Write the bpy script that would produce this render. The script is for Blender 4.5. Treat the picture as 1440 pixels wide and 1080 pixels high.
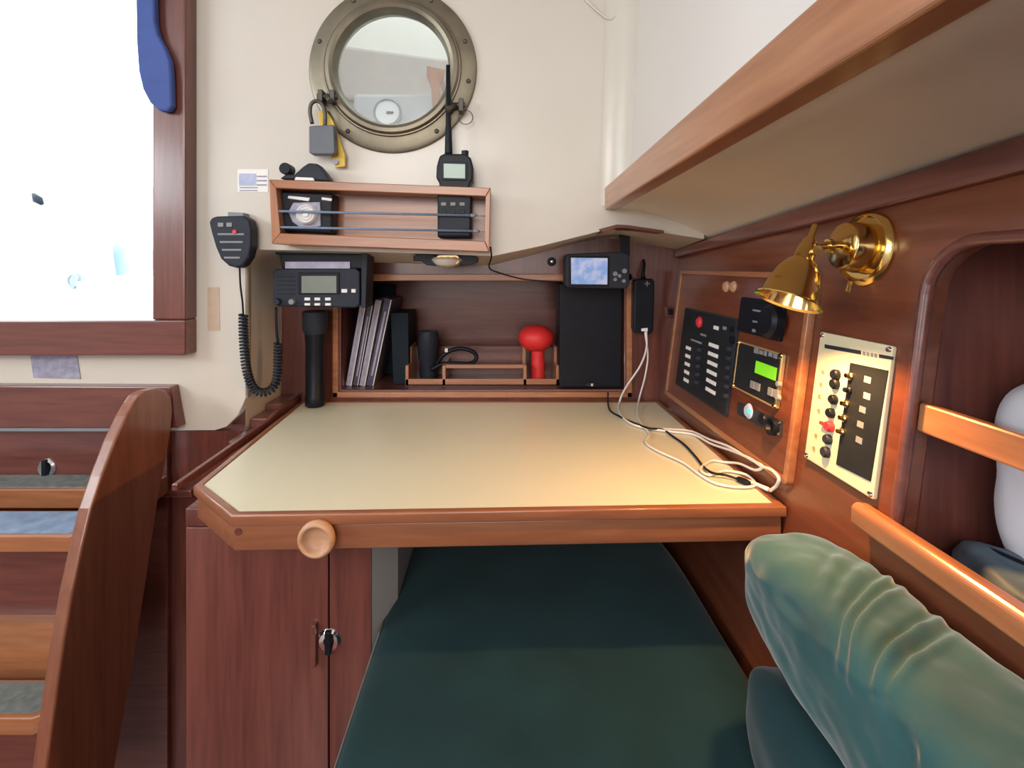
import bpy, bmesh, math, random
from mathutils import Vector, Matrix, noise
random.seed(7)
for o in list(bpy.data.objects): bpy.data.objects.remove(o)
SC = bpy.context.scene
COL = SC.collection
CZ = 1.017                      # eye height above the cabin sole
F = 700.0                       # focal length in pixels of the 1440 frame
# ------------------------------------------------------------------ camera
cd = bpy.data.cameras.new('camera'); cam = bpy.data.objects.new('camera', cd); COL.objects.link(cam)
cam.location = (0, 0, CZ); cam.rotation_euler = (math.pi/2, 0, 0)
cd.sensor_width = 36; cd.lens = F/1440*36
cd.shift_x = 20/1440; cd.shift_y = -165/1440; cd.clip_start = 0.01
SC.camera = cam
# ------------------------------------------------------------------ world, lights, exposure
SC.view_settings.view_transform = 'Standard'; SC.view_settings.look = 'None'
SC.view_settings.gamma = 1; SC.view_settings.use_curve_mapping = False
SC.view_settings.exposure = 0.25
W = bpy.data.worlds.new('sky'); SC.world = W; W.use_nodes = True
bgn = W.node_tree.nodes['Background']; bgn.inputs[0].default_value = (0.78, 0.90, 1, 1); bgn.inputs[1].default_value = 5.0
def area(name, loc, rot, sx, sy, power, color, spread=None):
    l = bpy.data.lights.new(name, 'AREA'); l.shape = 'RECTANGLE'; l.size = sx; l.size_y = sy
    l.energy = power; l.color = color
    if spread: l.spread = spread
    o = bpy.data.objects.new(name, l); COL.objects.link(o); o.location = loc; o.rotation_euler = rot
    return o
area('saloon_overhead_fill', (-0.40, -1.02, CZ+0.67), (math.radians(24), 0, 0), 0.8, 0.66, 16, (1, 0.96, 0.90))  # added overhead fill behind the viewer, no hatch is built there
area('forward_cabin_fill', (-0.35, -1.5, CZ+0.25), (math.radians(88), 0, 0), 1.5, 0.6, 14, (1, 0.96, 0.92))  # added frontal fill behind the viewer, aimed aft
area('port_side_fill', (-1.6, -0.3, CZ+0.42), (0, math.radians(-88), 0), 0.3, 1.2, 14, (0.90, 0.96, 1))  # added fill from port to brighten the cabin side, no window built

# ------------------------------------------------------------------ coordinate helpers
def P(px, py, Y): return Vector(((px-700)/F*Y, Y, CZ-(py-375)/F*Y))
def PZ(px, py, z):                       # hit on the level z (relative to the eye)
    Y = -z*F/(py-375); return Vector(((px-700)/F*Y, Y, CZ+z))
def PX(px, py, X):
    Y = X*F/(px-700); return Vector((X, Y, CZ-(py-375)/F*Y))
NW = Vector((-1, 0, .13)).normalized(); VW = Vector((.13, 0, 1)).normalized(); UW = Vector((0, -1, 0))
W0 = Vector((.36, 0, CZ))
def MW(off=0): 
    o = W0+NW*off
    return Matrix(((UW.x, VW.x, NW.x, o.x), (UW.y, VW.y, NW.y, o.y), (UW.z, VW.z, NW.z, o.z), (0, 0, 0, 1)))
def wuv(px, py, off=0):                  # pixel -> coordinates on the starboard wall
    a = (px-700)/F; b = -(py-375)/F
    c = .36-off*math.sqrt(1+.13**2); Y = c/(a-.13*b)
    p = Vector((a*Y, Y, CZ+b*Y))-(W0+NW*off)
    return (p.dot(UW), p.dot(VW))
def WP(u, v, n=0): return W0+UW*u+VW*v+NW*n
MY = Matrix(((1, 0, 0, 0), (0, 0, -1, 0), (0, 1, 0, 0), (0, 0, 0, 1)))     # plate standing across the boat, normal towards the viewer
def MYat(Y): m = MY.copy(); m[1][3] = Y; return m
def xz(px, py, Y): p = P(px, py, Y); return (p.x, p.z)

# ------------------------------------------------------------------ materials
def newmat(name):
    m = bpy.data.materials.new(name); m.use_nodes = True
    return m, m.node_tree.nodes, m.node_tree.links, m.node_tree.nodes['Principled BSDF']
def plain(name, col, rough=.5, metal=0, spec=None, var=.06, scale=30, coat=0, bump=0, emit=None, estr=0, sheen=0):
    m, N, L, b = newmat(name)
    tc = N.new('ShaderNodeTexCoord'); nz = N.new('ShaderNodeTexNoise'); nz.inputs['Scale'].default_value = scale; nz.inputs['Detail'].default_value = 5
    L.new(tc.outputs['Object'], nz.inputs['Vector'])
    cr = N.new('ShaderNodeValToRGB')
    cr.color_ramp.elements[0].position = .3; cr.color_ramp.elements[1].position = .7
    cr.color_ramp.elements[0].color = tuple(c*(1-var) for c in col)+(1,)
    cr.color_ramp.elements[1].color = tuple(min(1, c*(1+var)) for c in col)+(1,)
    L.new(nz.outputs['Fac'], cr.inputs['Fac']); L.new(cr.outputs['Color'], b.inputs['Base Color'])
    b.inputs['Roughness'].default_value = rough; b.inputs['Metallic'].default_value = metal
    b.inputs['Coat Weight'].default_value = coat; b.inputs['Coat Roughness'].default_value = .1
    if spec is None and max(col) < .05: spec = .22
    if spec is not None: b.inputs['Specular IOR Level'].default_value = spec
    if sheen: b.inputs['Sheen Weight'].default_value = sheen; b.inputs['Sheen Roughness'].default_value = .35
    if bump:
        bp = N.new('ShaderNodeBump'); bp.inputs['Strength'].default_value = bump; bp.inputs['Distance'].default_value = .002
        L.new(nz.outputs['Fac'], bp.inputs['Height']); L.new(bp.outputs['Normal'], b.inputs['Normal'])
    if emit: b.inputs['Emission Color'].default_value = emit+(1,); b.inputs['Emission Strength'].default_value = estr
    return m
def wood(name, dark, light, axis='x', rough=.32, coat=.5, fine=1.0):
    m, N, L, b = newmat(name)
    tc = N.new('ShaderNodeTexCoord'); mp = N.new('ShaderNodeMapping')
    s = {'x': (1.2, 16, 16), 'y': (16, 1.2, 16), 'z': (16, 16, 1.2)}[axis]
    mp.inputs['Scale'].default_value = s
    L.new(tc.outputs['Object'], mp.inputs['Vector'])
    n1 = N.new('ShaderNodeTexNoise'); n1.inputs['Scale'].default_value = 1.3; n1.inputs['Detail'].default_value = 4; n1.inputs['Distortion'].default_value = .6
    n2 = N.new('ShaderNodeTexNoise'); n2.inputs['Scale'].default_value = 9; n2.inputs['Detail'].default_value = 6
    L.new(mp.outputs[0], n1.inputs['Vector']); L.new(mp.outputs[0], n2.inputs['Vector'])
    ad = N.new('ShaderNodeMath'); ad.operation = 'MULTIPLY_ADD'; ad.inputs[1].default_value = .45*fine
    L.new(n2.outputs['Fac'], ad.inputs[0])
    ml = N.new('ShaderNodeMath'); ml.operation = 'MULTIPLY'; ml.inputs[1].default_value = 1-.45*fine
    L.new(n1.outputs['Fac'], ml.inputs[0]); L.new(ml.outputs[0], ad.inputs[2])
    cr = N.new('ShaderNodeValToRGB'); cr.color_ramp.elements[0].position = .36; cr.color_ramp.elements[1].position = .64
    cr.color_ramp.elements[0].color = dark+(1,); cr.color_ramp.elements[1].color = light+(1,)
    L.new(ad.outputs[0], cr.inputs['Fac']); L.new(cr.outputs['Color'], b.inputs['Base Color'])
    b.inputs['Roughness'].default_value = rough; b.inputs['Coat Weight'].default_value = coat; b.inputs['Coat Roughness'].default_value = .18
    bp = N.new('ShaderNodeBump'); bp.inputs['Strength'].default_value = .12; bp.inputs['Distance'].default_value = .001
    L.new(n2.outputs['Fac'], bp.inputs['Height']); L.new(bp.outputs['Normal'], b.inputs['Normal'])
    return m
MD, ML = (.098, .028, .022), (.185, .058, .042)       # mahogany
TD, TL_ = (.27, .10, .042), (.43, .18, .08)            # teak, lighter
M = dict(
    gel=plain('cream_gelcoat', (.61, .575, .51), .3, var=.02, scale=6, coat=.15),
    gelw=plain('white_gelcoat', (.72, .69, .66), .35, var=.02, scale=6, coat=.15),
    under=plain('deck_underside', (.68, .62, .53), .5, var=.05, scale=9),
    mx=wood('mahogany_x', MD, ML, 'x'), my=wood('mahogany_y', MD, ML, 'y'), mz=wood('mahogany_z', MD, ML, 'z'),
    tx=wood('teak_x', TD, TL_, 'x'), ty=wood('teak_y', TD, TL_, 'y'), tz=wood('teak_z', TD, TL_, 'z'),
    wally=wood('hull_side_wood', (.105, .028, .013), (.190, .053, .023), 'y'),
    knob=wood('pale_turned_wood', (.42, .22, .12), (.58, .34, .2), 'x', rough=.5, coat=.1),
    lam=plain('cream_laminate', (.70, .67, .50), .3, var=.015, scale=8, coat=.1),
    black=plain('black_plastic', (.007, .009, .015), .42, var=.2),
    blackp=plain('black_panel', (.014, .017, .021), .5, var=.2),
    dark=plain('dark_grey_plastic', (.022, .027, .04), .5, var=.15),
    grey=plain('grey_plastic', (.22, .23, .25), .5),
    white=plain('white_plastic', (.78, .77, .76), .45, var=.02),
    ivory=plain('ivory_panel', (.68, .62, .42), .45, var=.03),
    brass=plain('polished_brass', (.78, .56, .22), .16, metal=1, var=.04),
    bronze=plain('aged_bronze', (.215, .19, .14), .42, metal=.85, var=.25, scale=18, bump=.1),
    bronzed=plain('dark_bronze', (.10, .09, .08), .5, metal=.7, var=.3, scale=30),
    chrome=plain('chrome', (.8, .8, .82), .12, metal=1, var=.02),
    lcd=plain('grey_lcd', (.20, .23, .20), .25, var=.05),
    lcdg=plain('pale_green_lcd', (.30, .42, .36), .25, var=.05),
    green=plain('lit_green_lcd', (.12, .35, .02), .4, emit=(.16, .55, .01), estr=.75),
    red=plain('red_rubber', (.75, .03, .03), .5, var=.05),
    redp=plain('red_plastic', (.6, .03, .05), .45, var=.05),
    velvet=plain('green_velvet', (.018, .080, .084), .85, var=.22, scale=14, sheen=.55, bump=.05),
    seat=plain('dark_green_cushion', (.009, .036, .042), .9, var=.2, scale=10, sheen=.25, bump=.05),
    bluec=plain('blue_canvas', (.05, .09, .30), .8, var=.1),
    bungee=plain('blue_grey_cord', (.16, .22, .33), .7, var=.1, scale=200),
    yellow=plain('yellow_plastic', (.75, .52, .08), .5),
    lockg=plain('lock_grey', (.10, .115, .14), .4, var=.05),
    blab=plain('blue_sticker', (.42, .48, .66), .5, var=.2, scale=60),
    tanl=plain('tan_sticker', (.52, .40, .30), .6, var=.08, scale=60),
    silv=plain('grey_sticker', (.30, .30, .40), .4, var=.25, scale=80),
    pad=plain('grey_nonskid', (.16, .18, .17), .75, var=.25, scale=90, bump=.3),
    pad_sky=plain('sky_tinted_nonskid', (.20, .28, .40), .4, var=.3, scale=40, bump=.1),  # blue sky reflection on the upper tread put into the pad colour
    paper=plain('pale_paper', (.38, .37, .50), .6, var=.2, scale=60),
    paperd=plain('dark_cover', (.07, .06, .12), .5, var=.3, scale=40),
    teal=plain('dark_teal_cover', (.004, .012, .022), .6),
    pillow=plain('white_cotton', (.62, .62, .68), .85, var=.03),
    bag=plain('blue_grey_nylon', (.07, .10, .13), .5, var=.2, scale=25),
    floor=wood('sole_wood', MD, ML, 'y'),
    label=plain('white_lettering', (.8, .8, .78), .5, var=.02),
    gold=plain('gold_trim', (.65, .45, .2), .3, metal=.6),
    deckw=plain('white_deck', (.80, .82, .84), .5, var=.02),
    deckb=plain('pale_blue_deck', (.34, .42, .44), .5, var=.03),
    cable=plain('white_cable', (.72, .68, .66), .45, var=.02),
)
def glassmat():
    m, N, L, b = newmat('clear_glass')
    tr = N.new('ShaderNodeBsdfTransparent'); tr.inputs[0].default_value = (.93, .95, .94, 1)
    gl = N.new('ShaderNodeBsdfGlossy'); gl.inputs['Roughness'].default_value = .02
    mx = N.new('ShaderNodeMixShader'); mx.inputs[0].default_value = .10
    L.new(tr.outputs[0], mx.inputs[1]); L.new(gl.outputs[0], mx.inputs[2])
    L.new(mx.outputs[0], N['Material Output'].inputs['Surface'])
    return m
M['glass'] = glassmat()
M['fw2'] = plain('grey_moulding', (.42, .42, .41), .5, var=.03)
M['fw'] = plain('taupe_moulding', (.40, .33, .28), .5, var=.05)
M['rz'] = wood('ladder_wood', (.17, .058, .032), (.27, .10, .055), 'z')
M['rx'] = wood('table_wood', (.20, .070, .032), (.32, .122, .058), 'x')
def mapmat():
    m, N, L, b = newmat('lit_chart_display')
    tc = N.new('ShaderNodeTexCoord'); nz = N.new('ShaderNodeTexNoise'); nz.inputs['Scale'].default_value = 55; nz.inputs['Detail'].default_value = 4
    L.new(tc.outputs['Object'], nz.inputs['Vector'])
    cr = N.new('ShaderNodeValToRGB'); cr.color_ramp.elements[0].position = .42; cr.color_ramp.elements[1].position = .6
    cr.color_ramp.elements[0].color = (.22, .36, .68, 1); cr.color_ramp.elements[1].color = (.50, .52, .72, 1)
    L.new(nz.outputs['Fac'], cr.inputs['Fac']); b.inputs['Base Color'].default_value = (.02, .02, .02, 1)
    L.new(cr.outputs['Color'], b.inputs['Emission Color']); b.inputs['Emission Strength'].default_value = .75
    return m
M['map'] = mapmat()

# ------------------------------------------------------------------ object helpers
def props(o, label=None, cat=None, group=None, kind=None):
    if label: o['label'] = label
    if cat: o['category'] = cat
    if group: o['group'] = group
    if kind: o['kind'] = kind
    return o
def thing(name, loc, label, cat, group=None, kind=None):
    o = bpy.data.objects.new(name, None); o.empty_display_size = .02; COL.objects.link(o); o.location = loc
    return props(o, label, cat, group, kind)
def adopt(o, parent):
    if parent is not None:
        base = parent; t = Vector((0, 0, 0))
        while base is not None: t += base.location; base = base.parent
        o.parent = parent; o.location = o.location-t
    return o
def finish(name, me, mats, parent=None, bevel=0, smooth=False, seg=2):
    for m in (mats if isinstance(mats, (list, tuple)) else [mats]): me.materials.append(M[m] if isinstance(m, str) else m)
    # origin at the base centre
    n = len(me.vertices)
    xs = [v.co.x for v in me.vertices]; ys = [v.co.y for v in me.vertices]; zs = [v.co.z for v in me.vertices]
    c = Vector(((min(xs)+max(xs))/2, (min(ys)+max(ys))/2, min(zs)))
    for v in me.vertices: v.co -= c
    o = bpy.data.objects.new(name, me); COL.objects.link(o); o.location = c
    if smooth:
        for p in me.polygons: p.use_smooth = True
    if smooth == 'auto':
        try: me.set_sharp_from_angle(angle=math.radians(38))
        except Exception: pass
    if bevel:
        b = o.modifiers.new('bevel', 'BEVEL'); b.width = bevel; b.segments = seg; b.limit_method = 'ANGLE'; b.angle_limit = math.radians(35)
    adopt(o, parent)
    return o
class MB:
    def __init__(s): s.v = []; s.f = []; s.mi = []; s.m = 0
    def mat(s, i): s.m = i; return s
    def add(s, vs, fs):
        k = len(s.v); s.v += [Vector(v) for v in vs]; s.f += [tuple(i+k for i in f) for f in fs]; s.mi += [s.m]*len(fs); return s
    def box(s, a, b, Mx=None):
        x0, x1 = sorted((a[0], b[0])); y0, y1 = sorted((a[1], b[1])); z0, z1 = sorted((a[2], b[2]))
        vs = [(x0,y0,z0),(x1,y0,z0),(x1,y1,z0),(x0,y1,z0),(x0,y0,z1),(x1,y0,z1),(x1,y1,z1),(x0,y1,z1)]
        if Mx is not None: vs = [Mx@Vector(v) for v in vs]
        return s.add(vs, [(0,3,2,1),(4,5,6,7),(0,1,5,4),(1,2,6,5),(2,3,7,6),(3,0,4,7)])
    def prism(s, pts, d):                # closed outline of 3D points extruded by vector d
        n = len(pts); d = Vector(d); vs = [Vector(p) for p in pts]+[Vector(p)+d for p in pts]
        fs = [tuple(range(n)), tuple(range(2*n-1, n-1, -1))]+[(i, i+n, (i+1) % n+n, (i+1) % n) for i in range(n)]
        return s.add(vs, fs)
    def tube(s, pts, r, seg=8, caps=True):
        pts = [Vector(p) for p in pts]; n = len(pts); rs = r if isinstance(r, (list, tuple)) else [r]*n
        k = len(s.v); up = None
        for i, p in enumerate(pts):
            t = (pts[min(i+1, n-1)]-pts[max(i-1, 0)]).normalized()
            if up is None:
                up = t.orthogonal().normalized()
            else:
                up = (up-t*up.dot(t)); up = up.normalized() if up.length > 1e-6 else t.orthogonal().normalized()
            w = t.cross(up)
            for j in range(seg):
                a = 2*math.pi*j/seg; s.v.append(p+(up*math.cos(a)+w*math.sin(a))*rs[i])
        for i in range(n-1):
            for j in range(seg):
                a = k+i*seg+j; b = k+i*seg+(j+1) % seg
                s.f.append((a, b, b+seg, a+seg)); s.mi.append(s.m)
        if caps:
            s.f.append(tuple(k+j for j in range(seg-1, -1, -1))); s.mi.append(s.m)
            s.f.append(tuple(k+(n-1)*seg+j for j in range(seg))); s.mi.append(s.m)
        return s
    def cyl(s, p0, p1, r0, r1=None, seg=24): return s.tube([p0, p1], [r0, r1 if r1 is not None else r0], seg)
    def lathe(s, prof, o, axis, seg=40, ratio=1.0):    # prof = [(r, h)]
        o = Vector(o); t = Vector(axis).normalized(); u = t.orthogonal().normalized(); w = t.cross(u); k = len(s.v)
        for r, h in prof:
            for j in range(seg):
                a = 2*math.pi*j/seg; s.v.append(o+t*h+(u*math.cos(a)+w*math.sin(a)*ratio)*r)
        for i in range(len(prof)-1):
            for j in range(seg):
                a = k+i*seg+j; b = k+i*seg+(j+1) % seg
                s.f.append((a, b, b+seg, a+seg)); s.mi.append(s.m)
        return s
    def build(s, name, mats, parent=None, bevel=0, smooth=False, seg=2):
        me = bpy.data.meshes.new(name); me.from_pydata([tuple(v) for v in s.v], [], s.f)
        for p, i in zip(me.polygons, s.mi): p.material_index = i
        bm = bmesh.new(); bm.from_mesh(me); bmesh.ops.recalc_face_normals(bm, faces=bm.faces); bm.to_mesh(me); bm.free()
        return finish(name, me, mats, parent, bevel, smooth, seg)
def plate(name, outline, thick, Mx, mats, parent=None, holes=(), bevel=0, smooth=False):
    """flat outline with holes, thickness going to -normal from the plane"""
    cu = bpy.data.curves.new('tmp', 'CURVE'); cu.dimensions = '2D'; cu.fill_mode = 'BOTH'
    cu.extrude = thick/2-bevel; cu.bevel_depth = bevel; cu.bevel_resolution = 2 if bevel else 0; cu.offset = -bevel
    for pts in [outline]+list(holes):
        sp = cu.splines.new('POLY'); sp.points.add(len(pts)-1)
        for i, (x, y) in enumerate(pts): sp.points[i].co = (x, y, 0, 1)
        sp.use_cyclic_u = True
    o = bpy.data.objects.new('tmp', cu); COL.objects.link(o)
    dg = bpy.context.evaluated_depsgraph_get(); dg.update()
    me = bpy.data.meshes.new_from_object(o.evaluated_get(dg)); bpy.data.objects.remove(o); bpy.data.curves.remove(cu)
    me.name = name; me.transform(Mx@Matrix.Translation((0, 0, -thick/2))); me.materials.clear()
    bm = bmesh.new(); bm.from_mesh(me); bmesh.ops.remove_doubles(bm, verts=bm.verts, dist=1e-6); bmesh.ops.recalc_face_normals(bm, faces=bm.faces); bm.to_mesh(me); bm.free()
    return finish(name, me, mats, parent, 0, 'auto' if (smooth or bevel) else False)
def rect(x0, y0, x1, y1): return [(x0, y0), (x1, y0), (x1, y1), (x0, y1)]
def rrect(x0, y0, x1, y1, r, n=5):
    x0, x1 = sorted((x0, x1)); y0, y1 = sorted((y0, y1)); out = []
    for cx, cy, a0 in ((x1-r, y1-r, 0), (x0+r, y1-r, 90), (x0+r, y0+r, 180), (x1-r, y0+r, 270)):
        for i in range(n+1):
            a = math.radians(a0+90*i/n); out.append((cx+r*math.cos(a), cy+r*math.sin(a)))
    return out
def circ(cx, cy, r, n=48): return [(cx+r*math.cos(2*math.pi*i/n), cy+r*math.sin(2*math.pi*i/n)) for i in range(n)]
def spline(pts, n=8):
    pts = [Vector(p) for p in pts]; out = []
    q = [pts[0]*2-pts[1]]+pts+[pts[-1]*2-pts[-2]]
    for i in range(1, len(q)-2):
        for k in range(n):
            t = k/n; a, b, c, d = q[i-1], q[i], q[i+1], q[i+2]
            out.append(.5*((2*b)+(c-a)*t+(2*a-5*b+4*c-d)*t*t+(3*b-3*c+d-a)*t*t*t))
    return out+[pts[-1]]
def softbox(name, cx, cy, cz, sx, sy, sz, mats, parent=None, n=22, p=5.0, fn=None, pinch=0.0, Mx=None):
    """rounded cushion body: cube grid mapped to a superquadric; fn(unit vector) -> outward displacement"""
    bm = bmesh.new(); bmesh.ops.create_cube(bm, size=2)
    bmesh.ops.subdivide_edges(bm, edges=bm.edges[:], cuts=n, use_grid_fill=True)
    for v in bm.verts:
        c = v.co.copy(); L = (abs(c.x)**p+abs(c.y)**p+abs(c.z)**p)**(1/p)
        u = c/L
        d = fn(u) if fn else 0
        nn = Vector((abs(u.x)**(p-1)*(1 if u.x > 0 else -1)/sx, abs(u.y)**(p-1)*(1 if u.y > 0 else -1)/sy, abs(u.z)**(p-1)*(1 if u.z > 0 else -1)/sz))
        if nn.length > 0: nn.normalize()
        w = Vector((u.x*sx/2, u.y*sy/2, u.z*sz/2))+nn*d
        v.co = w
    me = bpy.data.meshes.new(name); bm.to_mesh(me); bm.free()
    me.transform((Mx if Mx is not None else Matrix.Identity(4)))
    me.transform(Matrix.Translation((cx, cy, cz)))
    return finish(name, me, mats, parent, 0, True)
def struct(o, label=None): o['kind'] = 'structure'; 
def z_(v): return CZ+v

# =================================================================== THE SETTING
YW, YB = .86, 1.0
def bez(a, b, c, n=6): return [((1-t)**2*a[0]+2*t*(1-t)*b[0]+t*t*c[0], (1-t)**2*a[1]+2*t*(1-t)*b[1]+t*t*c[1]) for t in [i/n for i in range(n+1)]]
nf = [(345, 640), (345, 376)]+bez((345, 372), (346, 352), (365, 351), 6)+[(520, 354), (693, 360), (760, 346), (820, 331), (852, 323), (872, 318), (990, 336)]
nb = [(395, 600), (395, 388)]+bez((395, 386), (396, 370), (410, 369), 6)+[(520, 369), (690, 373), (743, 360), (790, 347), (835, 336), (862, 334), (952, 351)]
# wall_back: upper moulding with the niche cut below, the companionway cut and the port hole
fo = [xz(x, y, YW) for x, y in nf[1:]]
fo += [xz(990, 300, YW), xz(868, 286, YW), xz(880, 240, YW), (.221, z_(.7)), (-1.9, z_(.7)), (-1.9, z_(-.283))]
fo += [xz(302, 605, YW), xz(318, 600, YW), xz(334, 584, YW), xz(345, 560, YW)]
pc = P(553, 98, YW); PR = 118*YW/F; PI_ = 78*YW/F
door_hole = rect(-1.2, z_(-.105), -.570, z_(.66))
wb = plate('wall_back', fo, .02, MYat(YW), 'gel', holes=[door_hole, circ(pc.x, pc.z, .101)], bevel=.0)
struct(wb)
rt = MB()
A = [P(x, y, YW+.0005) for x, y in nf]; B = [P(x, y, YB) for x, y in nb]
rt.add(A+B, [(i, i+1, i+1+len(A), i+len(A)) for i in range(len(A)-1)])
o = rt.build('wall_back_return', 'gel', smooth='auto'); struct(o)
# cabin side (upper right, leans outwards a touch) and the deck underside
o = MB().add([(.221, -1.6, z_(.125)), (.221, YW, z_(.125)), (.245, YW, z_(.72)), (.245, -1.6, z_(.72))], [(0, 1, 2, 3)]).build('wall_right_upper', 'gelw'); struct(o)
# rounded cove in the corner between the two
cv = MB(); r = .05; pts = []
for i in range(25):
    a = math.radians(90*i/24); pts.append((.226-r+r*math.sin(a), YW-.0008-r+r*math.cos(a)))
A = [(x, y, z_(.105)) for x, y in pts]; B = [(x+.018, y, z_(.72)) for x, y in pts]
cv.add(A+B, [(i, i+1, i+26, i+25) for i in range(24)])
o = cv.build('trim_corner', 'gel', smooth=True); struct(o)
du = MB(); ys = [1.0, .93, YW]+[YW-.05*i for i in range(1, 24)]+[-1.2]
row = []
for y in ys:
    t = max(YW-y, -.14); zl = .105+.016*min(t, .8) if t > 0 else .105+.30*t
    zr = .047+.087*min(t, .95)
    prof = [(.20, 0), (.207, -.0025), (.214, -.0042), (.222, -.0052), (.231, -.0056), (.241, -.0055)]
    rr_ = [(x, y, z_(zl+dz)) for x, dz in prof]
    for k in range(1, 9):
        f = k/8; x = .241+(.375-.241)*f; z = (zl-.0055)*(1-f)+zr*f+.004*math.sin(math.pi*f)
        rr_.append((x, y, z_(z)))
    row.append(rr_)
nn_ = len(row[0])
vs = [p for r_ in row for p in r_]; fs = []
for i in range(len(ys)-1):
    for j in range(nn_-1): fs.append((i*nn_+j, i*nn_+j+1, i*nn_+j+nn_+1, i*nn_+j+nn_))
o = du.add(vs, fs).build('ceiling_side_deck', 'under', smooth=True); struct(o)
# starboard wall: sloped wood hull lining with the locker opening
cub = []
u0, v1, v0 = -.415, .021*1.0084, -.235
r = .045
cub = [(-.415, v0), (-.415, v1-r)]+[(-.415+r-r*math.cos(math.radians(90*i/7)), v1-r+r*math.sin(math.radians(90*i/7))) for i in range(1, 8)]+[(.25, v1+.004), (.25, v0)]
wr = plate('wall_right', [(-1.03, -1.03), (1.6, -1.03), (1.6, .155), (.1, .155), (-1.03, .058)], .02, MW(), 'wally', holes=[cub], bevel=.004); struct(wr)
# routed lip round the locker opening
lip = MB(); inn = cub; 
lp = [WP(u, v, 0) for u, v in cub[:-1]]
dn = []
for a_, b_ in zip(lp[:-1], lp[1:]):
    for k in range(6): dn.append(a_.lerp(b_, k/6))
a_ = lp[-1]; b_ = WP(.25, v1+.004)
for k in range(30): dn.append(a_.lerp(b_, k/30))
o = MB().tube(dn, .005, 10).build('trim_locker', 'my', smooth=True); struct(o)
# upper trim board on the starboard wall
tb = [(-1.0, .0335), (-.86, .0465), (-.352, .0910), (.1, .1305), (.1, .1005), (-.352, .0655), (-.49, .0545), (-1.0, .0175)]
o = plate('trim_wall_top', tb, .008, MW(.008), 'my', bevel=.002); struct(o)
# locker interior
li = MB()
def wl(u, v, n): return WP(u, v, n)
L0 = [wl(-.43, -.27, -.02), wl(.27, -.27, -.02), wl(.27, .05, -.02), wl(-.43, .05, -.02)]
L1 = [wl(-.43, -.27, -.26), wl(.27, -.27, -.26), wl(.27, .05, -.26), wl(-.43, .05, -.26)]
li.add(L0+L1, [(0, 1, 5, 4), (1, 2, 6, 5), (2, 3, 7, 6), (3, 0, 4, 7), (4, 5, 6, 7)])
o = li.build('wall_locker_interior', 'mz'); struct(o)
# aft wood panel at the back of the niche with the book recess
op = [xz(478, 395, YB), xz(478, 549, YB), xz(879, 549, YB), xz(879, 393, YB)]
o = plate('wall_back_panel', [(-.437, z_(-.28)), (.37, z_(-.28)), (.37, z_(.075)), (-.437, z_(.075))], .015, MYat(YB+.001), 'mz', holes=[op]); struct(o)
bi = MB(); q0 = [Vector((x, YB+.016, z)) for x, z in op]; q1 = [Vector((x, YB+.19, z)) for x, z in op]
bi.add(q0+q1, [(0, 1, 5, 4), (1, 2, 6, 5), (2, 3, 7, 6), (3, 0, 4, 7), (4, 5, 6, 7)])
o = bi.build('wall_recess_interior', 'mx'); struct(o)
# moulding round the recess
def strip(name, pts, w, d, mat, Y):
    pass
mo = MB()
a, b, c, d = [P(x, y, YB) for x, y in ((473, 391), (473, 554), (884, 554), (884, 389))]
for p, q, hz in ((a, b, 0), (b, c, 1), (c, d, 0), (d, a, 1)):
    w = .0055
    x0, x1 = sorted((p.x, q.x)); zz0, zz1 = sorted((p.z, q.z))
    mo.box((x0-w, YB-.008, zz0-w), (x1+w, YB+.002, zz1+w))
o = mo.build('trim_recess', 'tx', bevel=.0015); struct(o)
# lower bulkhead, knee-space back, floor, cabin top, far walls
o = MB().box((-1.9, .862, z_(-1.017)), (-.393, .90, z_(-.2845))).build('wall_bulkhead_lower', 'mz'); struct(o)
o = MB().box((-.43, .985, z_(-1.017)), (.32, 1.0, z_(-.285))).build('wall_knee_space', 'mz'); struct(o)
o = MB().box((-2.0, -2.4, -.03), (.5, 1.1, 0)).build('floor', 'floor'); struct(o)
o = MB().box((-2.0, -2.4, z_(.70)), (.5, .86, z_(.73))).build('ceiling', 'gelw'); struct(o)
o = MB().box((-1.92, -2.4, 0), (-1.9, 1.1, z_(.7))).build('wall_left', 'gelw'); struct(o)
o = MB().box((-2.0, -2.42, 0), (.7, -2.4, z_(.7))).build('wall_front', 'mz'); struct(o)
o = MB().box((-.55, .905, z_(-.33)), (-.4375, 1.0, z_(-.25))).build('wall_niche_side', 'mx'); struct(o)
# stepped wood ledges left of the table
ld = MB()
ld.box((-.434, .93, z_(-.30)), (-.400, 1.0, z_(-.256)))
ld.box((-.434, .872, z_(-.30)), (-.400, .93, z_(-.266)))
o = ld.build('trim_ledge', 'mx', bevel=.002); struct(o)
o = MB().box((-.434, .80, z_(-.33)), (-.40, .93, z_(-.281))).build('trim_ledge_low', 'mx', bevel=.002); struct(o)
o = MB().prism([P(228, 690, .85), P(268, 690, .85), P(270, 700, .85), P(228, 700, .85)], (0, .03, 0)).build('trim_bulkhead', 'mx', bevel=.002); struct(o)

# companionway: door frame and cockpit outside
d1 = thing('door_1', (-.8, .84, z_(-.15)), 'companionway opening framed in varnished wood, cockpit beyond', 'door', kind='structure')
def stile(x0, x1, z0, z1, name, m): return MB().box((x0, .828, z0), (x1, .885, z1)).build(name, m, d1, bevel=.003)
fi, fo_ = P(215, 450, .83), P(261, 500, .83)
stile(fi.x, fo_.x, fi.z+.0002, z_(.68), 'door_frame', 'mz')
stile(-1.3, fo_.x, fo_.z, fi.z, 'door_sill', 'mx')
stile(-1.3, -1.2, fi.z, z_(.68), 'door_frame', 'mz')
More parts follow.
